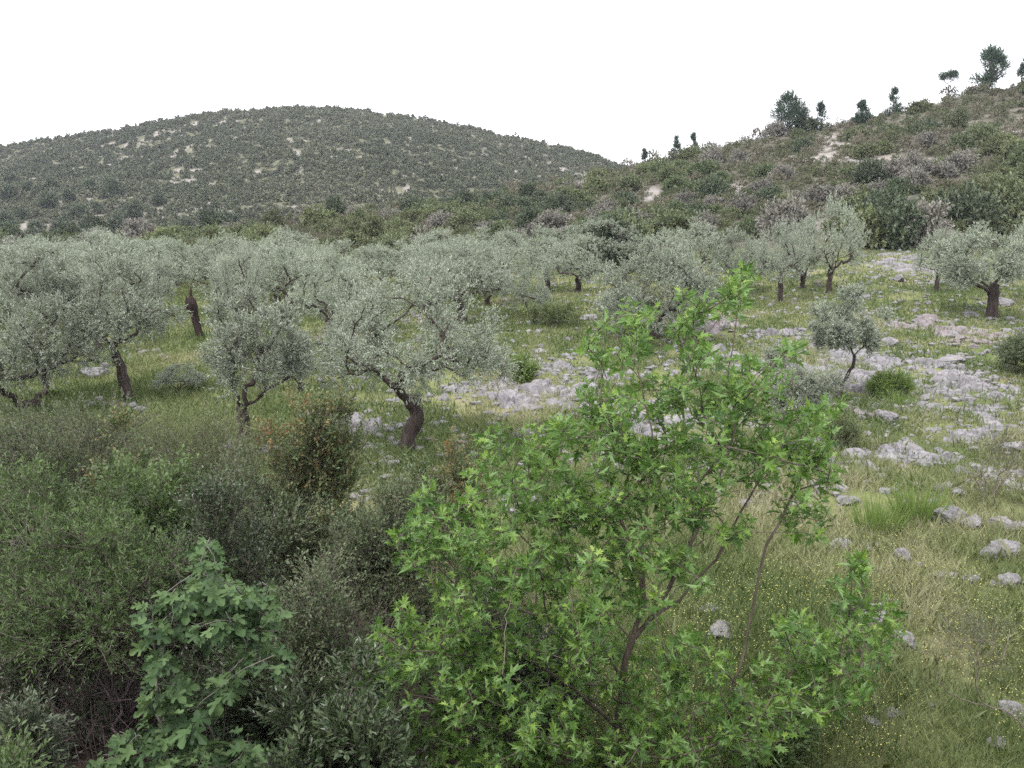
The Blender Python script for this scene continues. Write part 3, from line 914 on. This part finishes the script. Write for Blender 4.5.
# dry sapling at the right edge
b = at(1040, 720, 11.5); b[2] = float(H(b[0], b[1])); mb = MB()
tg = np.array([at(u, v, 11.4 + dy) for u, v, dy in [(950, 655, 0), (935, 668, .2), (960, 640, .1), (985, 640, 0), (975, 665, .3), (1000, 660, -.2), (945, 690, .1), (1010, 630, .1), (965, 700, .2), (920, 650, .2)]]) - b
grow(mb, [[np.array([0, 0, -.1]), np.array([-.1, 0, .12]), np.array([-.25, 0, .35])]], tg, rng, step=.1, jit=.03, rtip=.004, power=.55, sides=5, rise=.1)
t = thing('dry_sapling', 'dry bare sapling branch leaning in at the lower right edge', 'dry bush', b)
obj('stems', mb.mesh('stems', BARK_S, True), t)
# bright grass clumps
KB = kite(.022, .05, .3)
for u, v, hh, lab in [(876, 532, .85, 'bright green grass clump, left of the two tall ones'), (918, 522, .95, 'bright green grass clump, right of the two tall ones'),
                      (900, 405, .5, 'dark green grass tussock on the pale rock pavement')]:
    c = G(u, v); n = 300
    a = rng.random(n) * 6.283; q = rng.random(n) ** .6
    P = np.stack([np.cos(a) * q * .40, np.sin(a) * q * .34, np.full(n, -.03)], -1)
    D = nrm(np.stack([np.cos(a) * q * .5, np.sin(a) * q * .5, np.ones(n)], -1) + rng.normal(size=(n, 3)) * .16)
    V, Fc = place(P, D, rng.normal(size=(n, 3)), hh * (.5 + .6 * rng.random(n)), *KB)
    mb = MB(); mb.add(V, Fc, rng.random(n))
    tag(obj('grass_clump', mb.mesh('grass_clump', GCL), loc=c), lab, 'grass clump')

# ------------------------------------------------------------------ fig tree
def fig():
    r = np.random.default_rng(77)
    y0 = 9.3
    x = at(205, 700, y0)[0]; base = np.array([x, y0, float(H(x, y0))])
    cl = [(205, 550, 22, 14), (195, 580, 30, 18), (225, 590, 28, 20), (170, 605, 26, 18), (210, 620, 40, 16), (255, 605, 26, 26), (262, 640, 20, 22), (160, 625, 22, 14),
          (172, 660, 18, 16), (165, 690, 22, 18), (150, 678, 16, 12), (205, 690, 22, 14), (230, 678, 20, 16), (185, 715, 28, 18), (150, 735, 30, 16), (115, 745, 28, 14), (195, 750, 36, 16), (235, 735, 24, 16), (100, 758, 20, 10), (160, 765, 40, 10), (225, 765, 24, 10)]
    tg = []
    for (u, v, ru, rv) in cl:
        n = max(3, int(ru * rv / 60))
        for _ in range(n):
            a = r.random() * 6.28; q = r.random() ** .5
            tg.append(at(u + math.cos(a) * ru * q, v + math.sin(a) * rv * q, y0 - .1 + r.normal() * .28 - (v - 600) * .0022) - base)
    tg = np.array(tg)
    mb = MB()
    st = []
    for (u, v) in [(150, 610), (195, 570), (235, 585), (255, 640), (185, 640)]:
        e = at(u, v, y0) - base
        st.append([np.array([(u - 205) * .001, 0, -.2]), e * np.array([.25, .5, .3]), e * np.array([.6, .8, .62])])
    grow(mb, st, tg, r, step=.15, jit=.012, rtip=.0042, power=.42, rmax=.022, sides=6, rise=.1, pen=1.4)
    t = thing('fig_tree', 'young fig tree with big lobed leaves and pale stems in the bottom left', 'tree', base)
    obj('stems', mb.mesh('stems', BARK_F, True), t)
    nl = 6
    n = len(tg); M = n * nl
    P = np.repeat(tg, nl, 0)
    a = r.random(M) * 6.283
    D = nrm(np.stack([np.cos(a), np.sin(a) - .35, r.normal(size=M) * .25 - .25], -1))
    P = P + D * (.05 + .05 * r.random((M, 1))) - Z * np.tile(np.linspace(0, .12, nl), n)[:, None]
    N = nrm(Z * 1.0 + np.array([0, -.45, 0]) + r.normal(size=(M, 3)) * .48)
    S = (.07 + .12 * r.random(M)) * np.tile(np.linspace(.7, 1.1, nl), n)
    V, Fc = place(P, D, N, S, *FIG_LEAF)
    cb = MB(); cb.add(V, Fc, np.repeat(np.clip(r.random(M) * .8 + .2 * np.tile(np.linspace(1, 0, nl), n), 0, 1), len(FIG_LEAF[1])))
    obj('leaves', cb.mesh('leaves', FIG), t)


fig()

# ------------------------------------------------------------------ plane tree
def plane():
    r = np.random.default_rng(88)
    y0 = 10.0
    x = at(612, 760, y0)[0]; base = np.array([x, y0, float(H(x, y0))])

    def pl(pts, dy0=0., dy1=0.):
        k = np.linspace(dy0, dy1, len(pts))
        p = [at(u, v, y0 + d) - base for (u, v), d in zip(pts, k)]
        # refine with a little wobble
        o = []
        for a, b in zip(p[:-1], p[1:]):
            m = max(1, int(np.linalg.norm(b - a) / .18))
            for q in range(m): o.append(a + (b - a) * q / m + (r.normal(size=3) * .012 if q else 0))
        o.append(p[-1]); return np.array(o)
    b0 = [(612, 890), (612, 760)]
    starts = [
        pl([(612, 905), (614, 800), (618, 730), (622, 680), (632, 640), (645, 600), (642, 545), (648, 490), (652, 430), (640, 380), (626, 325)]),
        pl([(632, 640), (648, 622), (668, 590), (690, 545), (715, 490), (735, 430), (728, 370), (738, 310), (742, 272)], 0, -.1),
        pl([(632, 640), (600, 605), (570, 580), (548, 562), (520, 535), (497, 500), (490, 440)], 0, .5),
        pl([(648, 622), (680, 600), (716, 560), (748, 500), (775, 440), (797, 375)], 0, .5),
        pl([(618, 730), (660, 745), (720, 735), (770, 708), (805, 690), (838, 660), (850, 610), (852, 575)], 0, -.5),
        pl([(720, 735), (745, 650), (756, 590), (766, 545), (790, 500), (822, 440)], -.2, .3),
        pl([(618, 730), (575, 690), (520, 655), (475, 610), (440, 570), (425, 520), (432, 470)], 0, .3),
        pl([(614, 800), (560, 760), (500, 730), (440, 700), (385, 690)], 0, -.9),
        pl([(645, 600), (628, 540), (610, 480), (600, 420), (602, 350)], 0, .3),
        pl([(805, 690), (850, 672), (880, 668)], -.5, -.6),
        pl([(850, 610), (875, 600), (893, 600)], -.5, -.4),
        pl([(570, 580), (560, 520), (552, 450)], 0, .3),
        pl([(622, 680), (600, 640), (560, 625), (500, 600)], 0, -.6),
    ]
    cl = [(743, 272, 9, 9), (738, 290, 12, 12), (722, 305, 24, 13), (690, 310, 22, 14), (628, 318, 12, 14), (602, 345, 20, 22), (632, 345, 20, 22), (690, 342, 26, 18), (705, 362, 22, 14),
          (660, 322, 16, 14), (605, 395, 24, 26), (655, 395, 28, 20), (590, 430, 30, 26), (650, 430, 40, 26), (690, 400, 24, 22), (760, 385, 38, 24), (792, 360, 12, 20), (720, 405, 36, 26), (750, 428, 46, 24),
          (800, 425, 22, 18), (827, 408, 11, 20), (818, 440, 18, 20), (700, 465, 70, 32), (785, 470, 38, 32), (820, 480, 14, 26), (800, 520, 28, 20), (620, 478, 60, 44), (545, 445, 32, 26), (490, 445, 16, 26), (548, 490, 44, 34),
          (500, 500, 36, 34), (445, 505, 26, 24), (425, 545, 34, 30), (590, 535, 64, 36), (690, 510, 46, 26), (485, 570, 66, 44), (560, 595, 60, 44), (640, 560, 36, 24), (680, 575, 26, 24), (440, 640, 64, 40), (520, 660, 80, 50), (600, 650, 40, 40),
          (420, 690, 56, 34), (390, 725, 40, 30), (500, 725, 80, 40), (580, 735, 60, 34), (650, 690, 36, 40), (690, 665, 40, 30), (680, 725, 56, 36), (740, 705, 36, 26), (730, 745, 50, 22), (800, 660, 46, 36), (845, 640, 32, 26),
          (850, 590, 20, 26), (853, 572, 12, 14), (880, 605, 18, 12), (870, 665, 26, 20), (835, 690, 44, 18), (780, 720, 40, 16), (820, 705, 30, 16), (540, 765, 90, 16), (640, 765, 70, 16), (450, 760, 60, 18), (890, 640, 10, 10), (790, 625, 22, 16), (640, 610, 30, 20), (735, 530, 22, 14)]
    tg = []
    for (u, v, ru, rv) in cl:
        low = v > 560
        n = max(3, int(math.pi * ru * rv / (165 if low else 160)))
        for _ in range(n):
            a = r.random() * 6.283; q = r.random() ** .5
            yy = y0 + r.normal() * (.55 if low else .45) - (.35 if low else 0) + (.25 if v < 500 else 0)
            tg.append(at(u + math.cos(a) * ru * q, v + math.sin(a) * rv * q, yy) - base)
    tg = np.array(tg)
    mb = MB()
    grow(mb, starts, tg, r, step=.16, jit=.014, rtip=.0042, power=.41, rmax=.062, sides=6, lump=.15, pen=1.0, rise=.12)
    n = len(tg)
    # each target: a shoot of alternate leaves turning up to the light
    nl = 9
    sd = nrm(r.normal(size=(n, 3)) * .6 + Z * .75 + np.stack([tg[:, 0] * .12, -.2 + 0 * tg[:, 0], 0 * tg[:, 0]], -1))
    L = .10 + .13 * r.random(n)
    a0 = tg - sd * L[:, None] * .5; tip = tg + sd * L[:, None] * .5
    prisms(mb, a0, tip, .005, .0025)
    t = thing('plane_tree', 'many stemmed young plane tree with bright green lobed leaves in the foreground', 'tree', base)
    obj('trunk', mb.mesh('trunk', BARK_P, True), t)
    s = np.tile(np.linspace(0, 1, nl), n); M = n * nl
    P = np.repeat(a0, nl, 0) + np.repeat(sd * L[:, None], nl, 0) * s[:, None]
    ang = np.tile(np.arange(nl) * 2.4, n) + np.repeat(r.random(n) * 6.28, nl) + r.normal(size=M) * .3
    s1 = nrm(np.cross(np.repeat(sd, nl, 0), np.array([.2, .9, .1]))); s2 = np.cross(np.repeat(sd, nl, 0), s1)
    D = nrm((np.cos(ang)[:, None] * s1 + np.sin(ang)[:, None] * s2) * (1.05 - .45 * s[:, None]) + np.repeat(sd, nl, 0) * (.25 + .55 * s[:, None]) - Z * .12)
    P = P + D * .03
    N = nrm(Z * .6 + np.repeat(sd, nl, 0) * .3 + r.normal(size=(M, 3)) * .75)
    S = (.138 - .065 * s ** 1.5) * (.45 + .8 * r.random(M))
    V, Fc = place(P, D, N, S, *PLANE_LEAF)
    hgt = np.repeat(np.clip((tg[:, 2] - 1) / 5, 0, 1), nl)
    ti = np.clip(.30 * s + .40 * r.random(M) + .2 * np.repeat(r.random(n), nl) + .05 * hgt, 0, 1)
    cb = MB(); cb.add(V, Fc, np.repeat(ti, len(PLANE_LEAF[1])))
    obj('crown', cb.mesh('crown', PLANE), t)


plane()

# ------------------------------------------------------------------ grass and flowers
GM = leaf_mat('grass_blades', [(.11, .148, .055), (.155, .188, .08), (.205, .222, .108), (.275, .275, .16), (.31, .295, .205)], rough=.6, trans=.3, vary=0.)
n = 680000
yy = 11.0 * (72 / 11.0) ** (rng.random(n) ** .92)
ss = rng.uniform(-.66, .86, n)
xx = ss * yy
m = oc_mask(xx, yy)
keep = (rng.random(n) < np.where(m > .5, .25, 1.0)) & ~((ss < -.08) & (yy < 15) & (rng.random(n) < .85))
keep &= ~((xx < -.5) & (yy < 13))
dens = fbm(xx / 2.2, yy / 2.2, 91, 4)
keep &= rng.random(n) < sm(.18, .46, dens)
xx, yy = xx[keep], yy[keep]; n = len(xx)
patch = fbm(xx / 3.5 + 4, yy / 5, 95, 4); pb = fbm(xx / 1.1, yy / 1.5, 99, 3)
green_far = sm(38, 50, yy) * .18
ti = np.clip((patch - .5) * 2.0 + .25 + (pb - .5) * .9 - green_far - sm(24, 16, yy) * .10 + rng.normal(size=n) * .14, 0, 1)
ln = (.10 + .26 * rng.random(n) ** 1.5) * (.6 + .9 * fbm(xx / 1.3, yy / 1.3, 102, 2)) * np.interp(yy, [15, 30, 60], [1.15, .85, .7])
wd = np.clip(.009 * yy / 13, .007, .03)
P = np.stack([xx, yy, H(xx, yy) - .02], -1)
D = nrm(Z * 1.0 + rng.normal(size=(n, 3)) * .38)
N = nrm(rng.normal(size=(n, 3)))
side = nrm(np.cross(D, N)); bend = nrm(rng.normal(size=(n, 3)) * (1, 1, .2))
V = np.stack([P - side * wd[:, None] * .35, P + side * wd[:, None] * .35, P + D * ln[:, None] * .55 + side * wd[:, None] * .5,
              P + D * ln[:, None] + bend * ln[:, None] * .3, P + D * ln[:, None] * .55 - side * wd[:, None] * .5], 1)
mb = MB(); mb.add(V.reshape(-1, 3), np.arange(n * 5).reshape(n, 5), ti)
tag(obj('meadow_grass', mb.mesh('meadow_grass', GM)), 'dry and green meadow grass covering the rocky field', 'grass', kind='stuff')
# yellow flowers
FM = leaf_mat('yellow_petals', [(.50, .49, .12), (.62, .60, .20)], rough=.6, trans=.2, vary=0.)
n = 80000
yy = rng.uniform(11.2, 24, n); xx = rng.uniform(.5, .80 * 24, n)
d = fbm(xx / 1.8, yy / 1.8, 121, 3)
keep = (xx < .84 * yy) & (rng.random(n) < sm(.46, .66, d) * np.interp(yy, [11, 15, 18, 24], [1, .8, .35, .05])) & (oc_mask(xx, yy) < .2)
xx, yy = xx[keep], yy[keep]; n = len(xx)
P = np.stack([xx, yy, H(xx, yy) + .10 + .22 * rng.random(n)], -1)
tf = np.array([(math.cos(a), math.sin(a), 0.15) for a in np.arange(5) * 1.2566])
V, Fc = place(P, nrm(rng.normal(size=(n, 3)) * (1, 1, .3)), nrm(Z + rng.normal(size=(n, 3)) * .5), .004 + .0055 * rng.random(n), tf, np.array([[0, 1, 2, 3, 4]]))
mb = MB(); mb.add(V, Fc, rng.random(n))
tag(obj('wildflowers', mb.mesh('wildflowers', FM)), 'small yellow wildflowers sprinkled through the lower right grass', 'wildflowers', kind='stuff')

# ------------------------------------------------------------------ maquis on the near hillside
def bush_mesh(seed, ncl, ns, nl, sl, ll, asp, h=1.6, w=1.5, up=.3, bottom=.0, mat=L_HILL):
    r = np.random.default_rng(seed)
    d = nrm(r.normal(size=(ncl, 3))); d[:, 2] = np.abs(d[:, 2])
    ph = np.arctan2(d[:, 1], d[:, 0])
    lob = .65 + .65 * vn(np.cos(ph) * 1.8 + 4, np.sin(ph) * 1.8 + d[:, 2] * 1.6, seed)
    rr = (.5 + .5 * r.random(ncl)) * lob
    Cn = np.stack([d[:, 0] * w * rr * .8, d[:, 1] * w * rr * .8, h * (bottom + (1 - bottom) * (.12 + .75 * d[:, 2] * rr))], -1)
    P, D, N, S, ti, o, tip = clumps(Cn, w * (.2 + .14 * r.random(ncl)), np.array([0, 0, h * .2]), ns, nl, sl, ll, r, up=up, out=.7, rad=.6, jit=.5, spread=.9)
    mb = MB(); V, Fc = place(P, D, N, S, *kite(asp)); mb.add(V, Fc, ti)
    return mb


BUSH = [bush_mesh(700 + k, 40, 18, 8, .26, .16, .55).mesh('shrub', L_HILL) for k in range(7)]
KIND = [(L_HILL, 'dull green'), (L_PURP, 'greyish purple'), (L_BRIGHT, 'yellow green'), (L_OAK, 'dark green'), (L_GREY, 'grey green')]
r = np.random.default_rng(900)
cand = []
for _ in range(9000):
    y = 72 + (160 - 72) * r.random() ** 1.1; s = r.uniform(-.58, .60); x = s * y
    u = 512 + F * x / y / .975
    yr = np.interp(u, NR_U, NR_Y)
    if y > yr + 3: continue
    if u < -40 or u > 1075 or (u < 150 and y < 92): continue
    if y < 76 and not (580 < u < 640 or u > 860): continue
    if pale_mask(x, y) > .35 and r.random() < .85: continue
    if y < 88 and u > 640 and u < 850 and r.random() < .3: continue
    w = (.85 + 1.05 * r.random() ** 1.7) * (1.0 if y > 82 else 1.15)
    if any((x - a[0]) ** 2 + ((y - a[1]) * .55) ** 2 < (.62 * (w + a[2])) ** 2 for a in cand[-400:]): continue
    if any((x - a[0]) ** 2 + ((y - a[1]) * .55) ** 2 < (.62 * (w + a[2])) ** 2 for a in cand): continue
    cand.append((x, y, w, u))
zone = lambda x, y: fbm(x / 16, y / 22, 131, 3)
rec = []
for (x, y, w, u) in cand:
    q = zone(x, y) + r.normal() * .10
    yr = np.interp(u, NR_U, NR_Y); t = (y - 72) / (yr - 72)
    if u > 850 and y < 88: k = 3 if q < .48 else (2 if r.random() < .5 else 0)
    elif u < 480 and t < .8: k = 2 if q > .50 else (0 if q > .4 else 1)
    elif q < .38: k = 3
    elif q < .47: k = 0
    elif q < .58: k = 1
    elif q < .67: k = 4
    else: k = 2
    rec.append([x, y, w, u, t, k])
rec.sort(key=lambda a: -a[2] / a[1])
big, rest = rec[:290], rec[290:]
band = ['at the foot', 'low', 'halfway up', 'high', 'at the crest']
bi = lambda t: int(min(4, max(0, t * 5)))
cnt = {}
for a in sorted(big, key=lambda a: a[3]):
    x, y, w, u, t, k = a
    key = (bi(t), k); cnt[key] = cnt.get(key, 0) + 1
    m, nm = KIND[k]
    o = obj('shrub', BUSH[int(r.integers(7))], mat=m)
    o.location = (x, y, float(H(x, y)) - .1); o.rotation_euler = (0, 0, r.random() * 6.28)
    hz = w * (.75 + .45 * r.random()) * (1.15 if k == 3 else 1)
    o.scale = (w / 1.5 * 1.15, w / 1.5 * 1.15, hz / 1.3)
    tag(o, f'{nm} shrub {band[bi(t)]} {"of" if bi(t) in (0,4) else "on"} the right hillside, {ORD[cnt[key]-1]} of its colour from left', 'shrub', 'maquis shrubs on the right hillside')

LOW = [bush_mesh(740 + k, 12, 8, 6, .4, .26, .5) for k in range(5)]


def scatter(name, pts, mats_tints, label, mat, lowset):
    mb = MB()
    for (x, y, w, hz, ti) in pts:
        s = lowset[int(r.integers(len(lowset)))]
        V = np.concatenate(s.V); a = r.random() * 6.28
        Rm = np.array([[math.cos(a), -math.sin(a)], [math.sin(a), math.cos(a)]])
        W = np.concatenate([(V[:, :2] @ Rm.T) * w / 1.5 + (x, y), V[:, 2:] * hz / 1.3 + float(H(x, y)) - .1], 1)
        mb.add(W, np.concatenate(s.Fs), np.clip(np.concatenate(s.t) * .5 + ti, 0, 1))
    return tag(obj(name, mb.mesh(name, mat)), label, 'scrub', kind='stuff')


SCM = leaf_mat('low_scrub_leaves', [(.05, .07, .03), (.085, .11, .045), (.135, .125, .085), (.20, .18, .145)], rough=.65, trans=.12, vary=0.)
pts = [(a[0], a[1], a[2], a[2] * .9, {3: .0, 0: .2, 2: .25, 4: .4, 1: .5}[a[5]]) for a in rest]
for _ in range(4600):
    y = r.uniform(73, 158); x = r.uniform(-.60, .60) * y; u = 512 + F * x / y / .975
    if y > np.interp(u, NR_U, NR_Y) + 4 or u < -60: continue
    if pale_mask(x, y) > .5 and r.random() < .8: continue
    if y < 78 and 640 < u < 860: continue
    pts.append((x, y, .4 + .5 * r.random(), .3 + .4 * r.random(), r.random() * .5))
scatter('low_scrub', pts, None, 'low scrub filling the gaps between shrubs on the right hillside', SCM, LOW)

# ------------------------------------------------------------------ far hill scrub
FARB = [bush_mesh(760 + k, 8, 6, 4, .3, .5, .7) for k in range(5)]
n = 24000
fy = rng.uniform(215, 475, n); fx = rng.uniform(-.64, .16, n) * fy
pm = pale_mask(fx, fy)
keep = (rng.random(n) > pm * .95)
fx, fy = fx[keep], fy[keep]
fz = H(fx, fy)
fu = 512 + F * fx / (fy * cosP - (fz - CZ) * sinP)
z0 = CZ + np.interp(fu, NR_U, NR_Y) * T(np.interp(fu, NR_U, NR_V))
ok = ((fz + 3 - CZ) / fy > (z0 - CZ) / np.interp(fu, NR_U, NR_Y) - .004)
fx, fy, fz = fx[ok], fy[ok], fz[ok]
fw = (.55 + 1.35 * rng.random(len(fx)) ** 2.4)
ft = np.clip((fbm(fx / 40, fy / 55, 141, 3) - .38) * 1.1 + rng.normal(size=len(fx)) * .13, 0, .6)
mb = MB()
base = [(np.concatenate(s.V), np.concatenate(s.Fs), np.concatenate(s.t)) for s in FARB]
kind = rng.integers(5, size=len(fx)); aa = rng.random(len(fx)) * 6.28
for k in range(5):
    q = kind == k; V0, F0, t0 = base[k]; m_ = q.sum()
    ca, sa = np.cos(aa[q])[:, None], np.sin(aa[q])[:, None]
    W = np.stack([(V0[:, 0] * ca - V0[:, 1] * sa) * fw[q][:, None] / 1.4 + fx[q][:, None], (V0[:, 0] * sa + V0[:, 1] * ca) * fw[q][:, None] / 1.4 + fy[q][:, None],
                  V0[:, 2][None] * fw[q][:, None] * .75 + fz[q][:, None] - .15], -1)
    mb.add(W.reshape(-1, 3), (F0[None] + (np.arange(m_) * len(V0))[:, None, None]).reshape(-1, 4), np.clip(t0[None] * .45 + ft[q][:, None], 0, 1).ravel())
tag(obj('far_scrub', mb.mesh('far_scrub', L_FAR)), 'dark scrub dotted over the far rounded hill', 'scrub', kind='stuff')

# ------------------------------------------------------------------ dark trees at the foot of the far hill
TREEM = [bush_mesh(790 + k, 30, 14, 8, .7, .5, .45, h=5, w=2.6, up=.5, bottom=.1).mesh('oak_tree', L_OAK) for k in range(4)]
foot = [(8, 196), (28, 186), (20, 214), (52, 184), (48, 204), (70, 196), (78, 214), (98, 208), (6, 224), (36, 226), (112, 192), (62, 228), (134, 214), (92, 230), (118, 228), (205, 216), (160, 200), (228, 222), (186, 228), (148, 232), (90, 186), (10, 180)]
for k, (u, v) in enumerate(sorted(foot)):
    x, y, _z = G(u, v + 6, 190.)
    if y < 215: continue
    o = obj('oak_tree', TREEM[int(r.integers(4))]); o.location = (x, y, float(H(x, y)) - .3)
    s = .65 + .5 * r.random(); o.scale = (s, s, s * (.8 + .4 * r.random())); o.rotation_euler = (0, 0, r.random() * 6)
    tag(o, f'dark evergreen tree below the far hill at the left, {ORD[k]} from left', 'tree', 'dark trees at the foot of the far hill')

# ------------------------------------------------------------------ thicket trees at the foot of the right slope
for k, (u, v, hh, w, m, lab) in enumerate([
        (925, 248, 2.9, 2.2, L_PURP, 'big grey brown bush over a black hollow above the slim olive'),
        (893, 248, 3.2, 2.0, L_OAK, 'dark green bush left of the big grey brown bush'),
        (868, 240, 3.0, 2.0, L_OAK, 'dark green bush behind the tall leaning olive, at the field edge'),
        (965, 238, 3.4, 2.3, L_OAK, 'tall dark green bush right of the big grey brown bush'),
        (1005, 232, 3.4, 2.4, L_HILL, 'green bush behind the thick trunked olive'),
        (612, 268, 2.8, 1.8, L_OAK, 'black green bush filling the gap right of the left grove'),
        (628, 250, 2.6, 1.8, L_HILL, 'green bush behind the black green one in the gap'),
        (597, 262, 2.4, 1.4, L_OAK, 'dark low bush at the right end of the left grove')]):
    c = G(u, v)
    o = obj('large_shrub', BUSH[k % 7], mat=m); o.location = (c[0], c[1], c[2] - .1)
    o.scale = (w / 1.3, w / 1.3, hh / 1.35); o.rotation_euler = (0, 0, k * 1.7)
    tag(o, lab, 'shrub', 'large bushes at the foot of the right slope')

# ------------------------------------------------------------------ pines on the ridge
def pine(u, vb, vt, hw, kind, label, seed):
    r = np.random.default_rng(seed)
    y = float(np.interp(u, NR_U, NR_Y)) - 1.5
    x = at(u, vb, y)[0]; z = float(H(x, y)) - .2
    h = CZ + y * T(vt) - z; w = hw / F * y
    t = thing('pine_tree', label, 'tree', (x, y, z), 'pines on the right ridge')
    if kind == 'round':
        n = 44; d = nrm(r.normal(size=(n, 3))); d *= (.6 + .5 * r.random((n, 1)))
        Cn = np.stack([d[:, 0] * w * .75, d[:, 1] * w * .75, h * .55 + d[:, 2] * h * .40], -1); Rd = np.full(n, w * .2)
    elif kind == 'flat':
        n = 16; a = r.random(n) * 6.28; q = r.random(n) ** .5
        Cn = np.stack([np.cos(a) * q * w * .8, np.sin(a) * q * w * .8, h * (.78 + .12 * r.random(n) - .08 * q)], -1); Rd = np.full(n, w * .28)
    else:
        n = 20; s = r.random(n) ** 1.2; a = r.random(n) * 6.28; w = w * 1.25
        Cn = np.stack([np.cos(a) * w * .85 * (1 - s * .85) * r.random(n), np.sin(a) * w * .85 * (1 - s * .85) * r.random(n), h * (.08 + .86 * s)], -1); Rd = w * .2 * (1.1 - s * .6)
    sml = min(1., w / 2.2)
    P, D, N, S, ti, o, tip = clumps(Cn, Rd, np.array([0, 0, h * .4]), int(14 + 18 * sml), 8, w * (.55 - .2 * sml), .13 + .17 * sml, r, up=.5, out=.6, rad=.5, jit=.4, spread=.7)
    mb = MB()
    tp = [np.array([0, 0, -.2]), np.array([r.normal() * .08, 0, h * .2]), np.array([r.normal() * .12, 0, h * .42])]
    grow(mb, [tp], Cn, r, step=.4, jit=.06, rtip=.03, power=.45, rmax=.2)
    obj('trunk', mb.mesh('trunk', BARK_S, True), t)
    cb = MB(); V, Fc = place(P, D, N, S, *kite(.3)); cb.add(V, Fc, ti)
    obj('crown', cb.mesh('crown', L_PINE), t)


for k, a in enumerate([
        (791, 128, 95, 18, 'round', 'big round crowned pine standing alone on the ridge'),
        (821, 124, 104, 9, 'cone', 'small ragged pine right of the big round crowned one'),
        (893, 112, 84, 8, 'cone', 'dark slim pine midway between the round one and the umbrella one'),
        (948, 100, 70, 9, 'flat', 'little umbrella shaped pine near the summit'),
        (988, 88, 50, 18, 'round', 'tall bushy pine on the summit at the right'),
        (1022, 80, 56, 7, 'cone', 'narrow pine cut by the right edge'),
        (676, 155, 138, 6, 'cone', 'small pine low on the ridge, left of the pair'),
        (693, 152, 134, 6, 'cone', 'small pine low on the ridge, right of the pair'),
        (644, 164, 150, 4, 'cone', 'tiny pine by the dip in the skyline'),
        (862, 118, 101, 10, 'cone', 'low bushy pine left of the dark slim one')]):
    pine(*a, 950 + k)

# ------------------------------------------------------------------ hazy air
hm, nt, out = mat_new('haze')
pv = nt.nodes.new('ShaderNodeVolumePrincipled'); pv.inputs['Density'].default_value = .00017
pv.inputs['Color'].default_value = (.84, .88, 1, 1); pv.inputs['Anisotropy'].default_value = .2
nt.links.new(pv.outputs[0], out.inputs['Volume'])
mb = MB()
bx = np.array([(a, b, c) for a in (-1700, 1700) for b in (-120, 1620) for c in (-30, 90)], float)
mb.add(bx, [[0, 1, 3, 2], [4, 6, 7, 5], [0, 4, 5, 1], [2, 3, 7, 6], [0, 2, 6, 4], [1, 5, 7, 3]])
tag(obj('haze', mb.mesh('haze', hm)), 'thin pale haze in the air between the camera and the hills', 'haze', kind='stuff')

# ------------------------------------------------------------------ light
w = bpy.data.worlds.new('World'); bpy.context.scene.world = w; w.use_nodes = True
nt = w.node_tree; nt.nodes.clear()
wo = nt.nodes.new('ShaderNodeOutputWorld'); bg = nt.nodes.new('ShaderNodeBackground')
sky = nt.nodes.new('ShaderNodeTexSky'); sky.sky_type = 'NISHITA'; sky.sun_disc = False
SUN_EL, SUN_AZ = R(58), R(215)     # azimuth from north (+Y), clockwise
sky.sun_elevation = SUN_EL; sky.sun_rotation = SUN_AZ
sky.dust_density = 4; sky.ozone_density = 1
c = mixc(nt, .90, sky.outputs[0], (11.5, 11.5, 12.1))
nt.links.new(c, bg.inputs[0]); bg.inputs[1].default_value = .1
nt.links.new(bg.outputs[0], wo.inputs[0])
sl = bpy.data.lights.new('sun', 'SUN'); sl.energy = 1.5; sl.angle = R(11); sl.color = (1, .97, .92)
so = bpy.data.objects.new('sun', sl); C.objects.link(so)
d = Vector((math.sin(SUN_AZ) * math.cos(SUN_EL), math.cos(SUN_AZ) * math.cos(SUN_EL), math.sin(SUN_EL)))
so.rotation_euler = d.to_track_quat('Z', 'Y').to_euler()
so.location = (0, 0, 60)

sc = bpy.context.scene
sc.render.engine = 'CYCLES'
sc.view_settings.view_transform = 'Standard'; sc.view_settings.look = 'None'
sc.view_settings.exposure = 1.12; sc.view_settings.gamma = 1
sc.cycles.max_bounces = 5; sc.cycles.diffuse_bounces = 3; sc.cycles.transmission_bounces = 3; sc.cycles.glossy_bounces = 2
sc.cycles.use_denoising = False
sc.cycles.filter_width = 1.5
